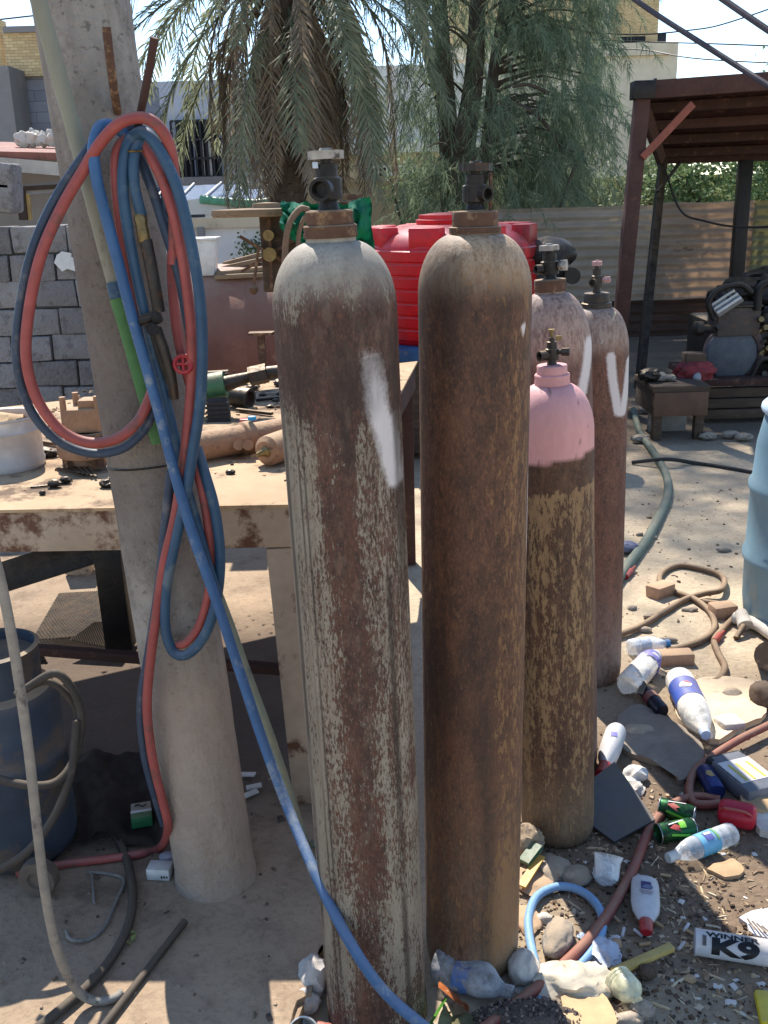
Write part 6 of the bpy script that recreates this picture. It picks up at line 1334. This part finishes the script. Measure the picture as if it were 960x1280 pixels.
# maroon hose weaving through the litter
mb = MB(); mb.tube([G(1010, 880, .03), G(962, 906, .03), (G(925, 924, .03)), G(890, 946, .025), G(868, 966, .02), G(862, 985, .018), G(866, 1003, .016), G(885, 1006, .016), G(899, 1004, .016)], .0125, 12, k=7)
mb.tube([G(900, 1000, .016), G(872, 996, .016), G(846, 1003, .016), G(822, 1022, .016), G(806, 1050, .016), G(792, 1085, .016), G(768, 1130, .018), G(738, 1172, .022), G(700, 1210, .026), G(655, 1248, .03), G(600, 1290, .03)], .0128, 12, k=7)
top('maroon_hose', mb, m_hosemaroon, 'dull red hose running diagonally through the litter', 'hose')
mb = MB(); mb.tube([G(672, 1222, .02), G(668, 1200, .016), G(662, 1172, .016), G(661, 1145, .016), G(672, 1120, .016), G(700, 1108, .016), G(730, 1116, .016), G(750, 1138, .016), G(752, 1165, .016), G(735, 1195, .014), G(705, 1225, .014), G(670, 1252, .014), G(630, 1285, .014)], .0105, 12, k=7)
top('light_blue_hose', mb, weath('pale_blue_hose', S(140, 176, 206), S(112, 146, 180), S(150, 150, 148), 9, .34, .5), 'pale blue hose ring on the ground around a grey stone', 'hose')
# crushed bottles by the farthest cylinders
m_cw = clear('pale_clear', (.86, .9, .94, 1), .8, .25)
bottle('crushed_bottle', 'crushed clear water bottle with blue cap end, upper one beside the farthest cylinder', 'bottle', (786, 810), (836, 804), .032, PET, m_cw, plain('blue_cap', S(60, 150, 214)), [('label', .25, .5, plain('white_blue_label', S(200, 216, 236)))], dent=.3, seed=3, wob=0)
bottle('crushed_bottle', 'crushed cloudy bottle with a lilac label under the clear one', 'bottle', (784, 858), (822, 818), .045, [(0, .02), (.8, 0), (1, .06), (1, .7), (.9, .8), (.5, .96), (0, 1)], m_cloud, None, [('label', .62, .82, plain('lilac_label', S(130, 130, 214)))], dent=.3, seed=7)
t_, a, rot, L, rf = bottle('blue_label_bottle', 'large cloudy drink bottle with a blue label and a round red and white emblem', 'bottle', (848, 848), (882, 918), .048, [(0, .03), (.6, 0), (.92, .015), (1, .07), (1, .2), (.985, .22), (.985, .5), (1, .52), (.99, .62), (.85, .76), (.55, .88), (.32, .94), (.3, .96), (.3, 1), (0, 1)], m_cloud, plain('pale_blue_cap', S(190, 206, 230)), [('label', .2, .52, m_label)], capl=.05)
LZ = L*.36; AZ = R(14)
wrap(poly_mb(disc(.021)), a, rot, .0485, LZ, AZ, .0012).build('emblem', m_labelw, t_)
wrap(poly_mb([(-.006, .0195), (-.013, .014), (-.0195, .004), (-.0195, -.006), (-.010, .004), (-.006, .012)]), a, rot, .0485, LZ, AZ, .0018).build('emblem_red', plain('emblem_red', S(206, 40, 56)), t_)
wrap(poly_mb([(.006, -.0195), (.013, -.014), (.0195, -.004), (.0195, .006), (.010, -.004), (.006, -.012)]), a, rot, .0485, LZ, AZ, .0018).build('emblem_blue', plain('emblem_blue2', S(40, 60, 160)), t_)
bottle('dark_can', 'small dark navy can with red print lying by the blue labelled bottle', 'can', (806, 864), (828, 890), .024, CAN, weath('near_black_can', S(34, 36, 52), S(24, 26, 38), None, 12, rough=.35, metal=.3), None, [('red_band', .3, .55, plain('dark_red_print', S(112, 40, 52)))], dent=.06, seed=5)
mb = MB(); mb.bar(G(800, 868, .04), G(806, 852, .06), .02, .004); top('foil_scrap', mb, m_black, 'black foil scrap standing behind the small dark can', 'foil scrap')
# white jug with red cap, crushed cup, dark tile
a = G(764, 930, .04); wj = thing('white_jug', 'white plastic jug with blue print and a red cap wedged by the pink-topped cylinder', 'jug', a)
b = G(756, 958, .03); a2 = G(770, 915, .05); rot = frame(b-a2, UPCAM); L = (b-a2).length
mb = MB(); mb.lathe([(0, 0), (.034, 0), (.042, .008), (.043, L*.5), (.038, L*.75), (.018, L*.98), (0, L)], 32, a2, rot, sq=.75); mb.build('body', m_lot, wj)
mb = MB(); mb.lathe([(0, L*.96), (.019, L*.96), (.02, L*1.25), (0, L*1.27)], 20, a2, rot); mb.build('cap', m_redcap, wj)
wrap(poly_mb([(-.010, -.012), (.012, -.008), (.008, .012), (-.012, .008)]), a2, rot, .043, L*.4, R(8), .0012, rfn=lambda z: .043).build('print', plain('violet_blue_print', S(110, 116, 206)), wj)
mb = MB(); mb.crumple(G(794, 968, .018), (.042, .03, .03), 3, .35, 12, fr=1.6); top('crushed_cup', mb, m_white, 'crushed white plastic cup in the sun beside the dark tile', 'cup')
# dark tile leaning on rubble
P1, P2, P3 = G(741, 1032, .02), G(768, 1052, .010), G(768, 952, .085); nn = (P2-P1).cross(P3-P1)
def onpl(x, y): o_ = Vector((0, 0, CAM_H)); r_ = ray(x, y); return o_+r_*((P1-o_).dot(nn)/r_.dot(nn))
tl = [onpl(*q) for q in ((742, 972), (768, 952), (819, 1024), (768, 1052), (741, 1032))]
mb = MB(); mb.plate(tl, .007); top('dark_tile', mb, weath('slate_board', S(86, 88, 92), S(68, 70, 74), S(112, 108, 104), 7, .34, .7, 0, .15, dust=DUST, dustamt=.15), 'dark grey flat board leaning by the pink-topped cylinder foot', 'board')
mb = MB(); mb.crumple(G(778, 985, .008), (.07, .05, .028), 3, .3, 3); top('rubble_lump', mb, m_stonew, 'pale rubble under the upper edge of the dark board', 'rubble')
# crumpled clear cup, cardboard, paper, stick
mb = MB(); mb.lathe([(.028, 0), (.03, .01), (.033, .04), (.036, .055), (.034, .055), (.03, .04), (.026, .005)], 24, G(757, 1098, .03), frame((.2, .5, .6)), wob=.2); mb.crumple(G(757, 1092, .026), (.034, .038, .028), 4, .25, 4)
top('clear_cup', mb, m_clear, 'crumpled clear plastic cup in the cylinder shadow', 'cup')
patchm('cardboard_piece', [(884, 1084), (906, 1074), (922, 1076), (930, 1090), (905, 1094)], .012, m_card, 'brown cardboard piece below the clear water bottle', 'cardboard')
patchm('paper_sheet', [(926, 1146), (950, 1136), (990, 1132), (990, 1172), (945, 1168)], .012, m_labelw, 'white printed paper sheet in the sun above the spray can', 'paper')
for i in range(4):
    mb = MB(); mb.bar(G(934+i*6, 1148+i*3, .022), G(944+i*7, 1162+i*2, .022), .004, .001); top('twig', mb, m_steel, 'grey splinter lying on the white paper sheet', 'twig', 'splinters on the paper')
mb = MB(); mb.bar(G(766, 1216, .02), G(840, 1183, .03), .02, .014, (0, 0, 1), .002); mb.jitter(.003, 40); top('wooden_stick', mb, weath('yellow_wood', S(196, 172, 106), S(170, 146, 88), S(130, 110, 70), 10, .33, .8, 0, .3), 'yellowish broken wooden slat below the lotion bottle', 'stick')
bottle('crushed_bottle', 'squashed pale yellow bottle lying under the wooden slat', 'bottle', (770, 1222), (797, 1252), .032, PET, clear('yellow_clear', (.8, .76, .5, 1), .9, .3), None, dent=.3, seed=15)
mb = MB(); mb.crumple(G(715, 1228, .02), (.105, .062, .04), 4, .34, 9, fr=1.5); top('plastic_bag', mb, m_bagw, 'big crumpled cream white plastic bag below the hose ring', 'bag')
mb = MB(); mb.crumple(G(755, 1190, .012), (.04, .06, .02), 4, .4, 19, fr=2); top('plastic_bag', mb, weath('clear_white_bag', S(200, 204, 212), S(170, 176, 186), None, 9, rough=.4), 'smaller thin bluish white plastic shred right of the hose ring', 'bag')
patchm('cardboard_piece', [(700, 1250), (738, 1232), (768, 1262), (760, 1300), (715, 1300)], .03, weath('tan_board', S(200, 172, 130), S(180, 152, 112), None, 8, rough=.9), 'tan square of board at the bottom edge beside the cream bag', 'cardboard')
mb = MB(); mb.crumple(G(802, 1262, .015), (.03, .025, .02), 3, .3, 21); mb.crumple(G(785, 1276, .012), (.035, .02, .02), 3, .3, 23); top('brown_clod', mb, m_stone, 'brownish clods at the bottom edge right of the tan board', 'clod')
mb = MB(); mb.crumple(G(808, 1215, .014), (.025, .02, .018), 3, .3, 31); top('brown_clod', mb, weath('brown_clod', S(96, 78, 64), S(70, 58, 48), None, 14), 'dark brown clod beside the wooden slat', 'clod')
mb = MB(); mb.box(G(962, 1262, .012), (.05, .09, .02), Matrix.Rotation(-.2, 3, 'Z'), .006); top('yellow_packet', mb, plain('yellow_plastic', S(226, 200, 40)), 'bright yellow packet in the bottom right corner', 'packet')
# stones around the second cylinder
mb = MB(); rot = Matrix.Rotation(R(28), 3, 'Z'); mb.blob(G(697, 1172, .025), (.034, .062, .028), 4, .12, rot=Matrix.Rotation(R(-24), 3, 'Z'), seed=3, flat=.8); top('stone', mb, m_stone, 'smooth long grey stone inside the pale blue hose ring', 'stone')
mb = MB(); mb.blob(G(655, 1210, .028), (.036, .045, .036), 4, .15, seed=8, flat=.8); top('stone', mb, m_stonew, 'pale rounded stone at the foot of the dark brown cylinder', 'stone')
for i, (x, y, r_, m, lb) in enumerate(((690, 1085, (.045, .05, .02), m_stone, 'flat grey stone in front of the pink-topped cylinder'), (668, 1098, (.05, .06, .012), m_brick, 'sandy flat stone left of the flat grey stone'), (660, 1150, (.03, .05, .012), m_brick, 'sandy flake of rubble left of the hose ring'), (722, 1095, (.035, .035, .02), m_stone, 'grey brown stone right of the flat grey stone'), (680, 1148, (.02, .015, .012), m_stonew, 'small white chip inside the hose ring'), (770, 1180, (.014, .018, .01), m_brick, 'small orange brown chip below the dull red hose'))):
    mb = MB(); mb.blob(G(x, y, r_[2]*.5), r_, 3, .25, seed=i+10, flat=.6); top('stone', mb, m, lb, 'stone')
mb = MB(); mb.crumple(G(660, 1052, .045), (.045, .05, .05), 4, .35, 6); top('sack_bundle', mb, weath('beige_sack', S(160, 140, 116), S(130, 114, 94), S(100, 84, 70), 8, .34), 'beige bundle squeezed between the dark brown and pink-topped cylinders', 'sack')
mb = MB(); mb.bar(G(655, 1078, .04), G(672, 1056, .06), .03, .012); top('green_wrapper', mb, plain('dark_green_wrap', S(44, 96, 66)), 'dark green wrapper beside the beige bundle', 'wrapper')
mb = MB(); mb.bar(G(652, 1108, .02), G(676, 1070, .04), .022, .006); top('yellow_wrapper', mb, plain('orange_yellow_wrap', S(226, 170, 56)), 'yellow wrapper strip in the sun beside the dark brown cylinder', 'wrapper')
t_, a, rot, L, rf = bottle('crushed_bottle', 'flattened grey bottle with a blue label between the two front cylinders', 'bottle', (545, 1202), (640, 1238), .040, PET, clear('smoky_clear', (.5, .5, .5, 1), .9, .25), None, [('label', .3, .5, plain('faded_blue_label', S(96, 132, 190)))], dent=.35, seed=27, lift=-.008)
mb = MB(); mb.sheet(lambda u, v: G(548+u*38, 1225+u*32+v*9, .03+.02*math.sin(u*5)+.012*v), 14, 4); mb.thick(.002); top('orange_wrapper', mb, weath('orange_foil', S(206, 130, 70), S(170, 80, 50), S(220, 190, 150), 14, .4, .4), 'torn orange wrapper at the foot of the front cylinder', 'wrapper')
mb = MB(); mb.sheet(lambda u, v: G(530+u*26+v*4, 1290-u*44, .02+.03*v+.008*math.sin(u*6+v*3)), 12, 5); mb.thick(.002); top('green_packet', mb, plain('lime_plastic', S(96, 190, 50), .4), 'bright lime green plastic packet at the bottom edge beside the front cylinder', 'packet')
mb = MB(); mb.crumple(G(580, 1282, .012), (.035, .03, .02), 3, .3, 41); top('brown_clod', mb, weath('olive_scrap', S(112, 104, 70), S(86, 78, 54), None, 9), 'olive brown scrap at the bottom edge right of the lime can', 'scrap')
hq = G(660, 1285, .0); gt = thing('gravel_heap', 'small heap of dark grit at the bottom edge below the dark brown cylinder', 'gravel heap', hq)
mb = MB(); mb.blob(hq, (.12, .055, .05), 4, .14, fr=2.2, seed=5); mb.build('mound', weath('dark_gravel', S(116, 102, 92), S(88, 78, 72), S(140, 124, 110), 60, .4, .95, 0, .9), gt)
rg = random.Random(8); mb = MB()
for _ in range(420):
    a_ = rg.uniform(0, 6.28); k_ = math.sqrt(rg.random())*1.02; dx, dy = .125*k_*math.cos(a_), .06*k_*math.sin(a_); s_ = rg.uniform(.0025, .007)
    mb.box(hq+Vector((dx, dy, .05*math.sqrt(max(0, 1-k_*k_*.95)))), (s_, s_*rg.uniform(.6, 1), s_*rg.uniform(.5, 1)), Matrix.Rotation(rg.uniform(0, 3), 3, 'Z') @ Matrix.Rotation(rg.uniform(0, 3), 3, 'X'))
go = mb.build('grit', m_rand('heap_colours', [S(112, 98, 88), S(88, 76, 70), S(140, 124, 110), S(76, 66, 60)]), gt, flat=True); go['kind'] = 'stuff'
rr = random.Random(77); shm = [m_labelw, m_card, m_bagw, m_stonew, m_stone, plain('blue_film', S(150, 176, 206)), plain('brown_paper', S(140, 112, 84))]
for i in range(46):
    x, y = near(rr); s_ = rr.uniform(.007, .02); mb = MB(); mb.crumple(Vector((x, y, gh(x, y)+s_*.2)), (s_, s_*rr.uniform(.4, .9), s_*.35), 3, .42, i+90, Matrix.Rotation(rr.uniform(0, 3), 3, 'Z'), 1.6)
    top('litter_scrap', mb, shm[i % 7], 'small crumpled scrap of paper or plastic among the litter', 'scrap', 'small scraps strewn over the dirt')
# cigarette ends and slivers
rr = random.Random(17)
for i, (x, y) in enumerate(((797, 1072), (793, 1092), (832, 1094), (858, 1159), (864, 1166), (798, 1166), (770, 1148), (735, 1248), (806, 1180), (779, 1165), (823, 1155), (852, 1182))):
    a_ = rr.uniform(0, 3.1); q = G(x, y, .008); v_ = Vector((math.cos(a_), math.sin(a_), .1))*.013; mb = MB(); mb.cyl(q-v_, q+v_, .0038, n=8)
    top('cigarette_end', mb, m_labelw if i % 2 else m_card, 'small pale cigarette end lying on the dark dirt', 'cigarette end', 'cigarette ends among the litter')
print('objects', len(bpy.data.objects))
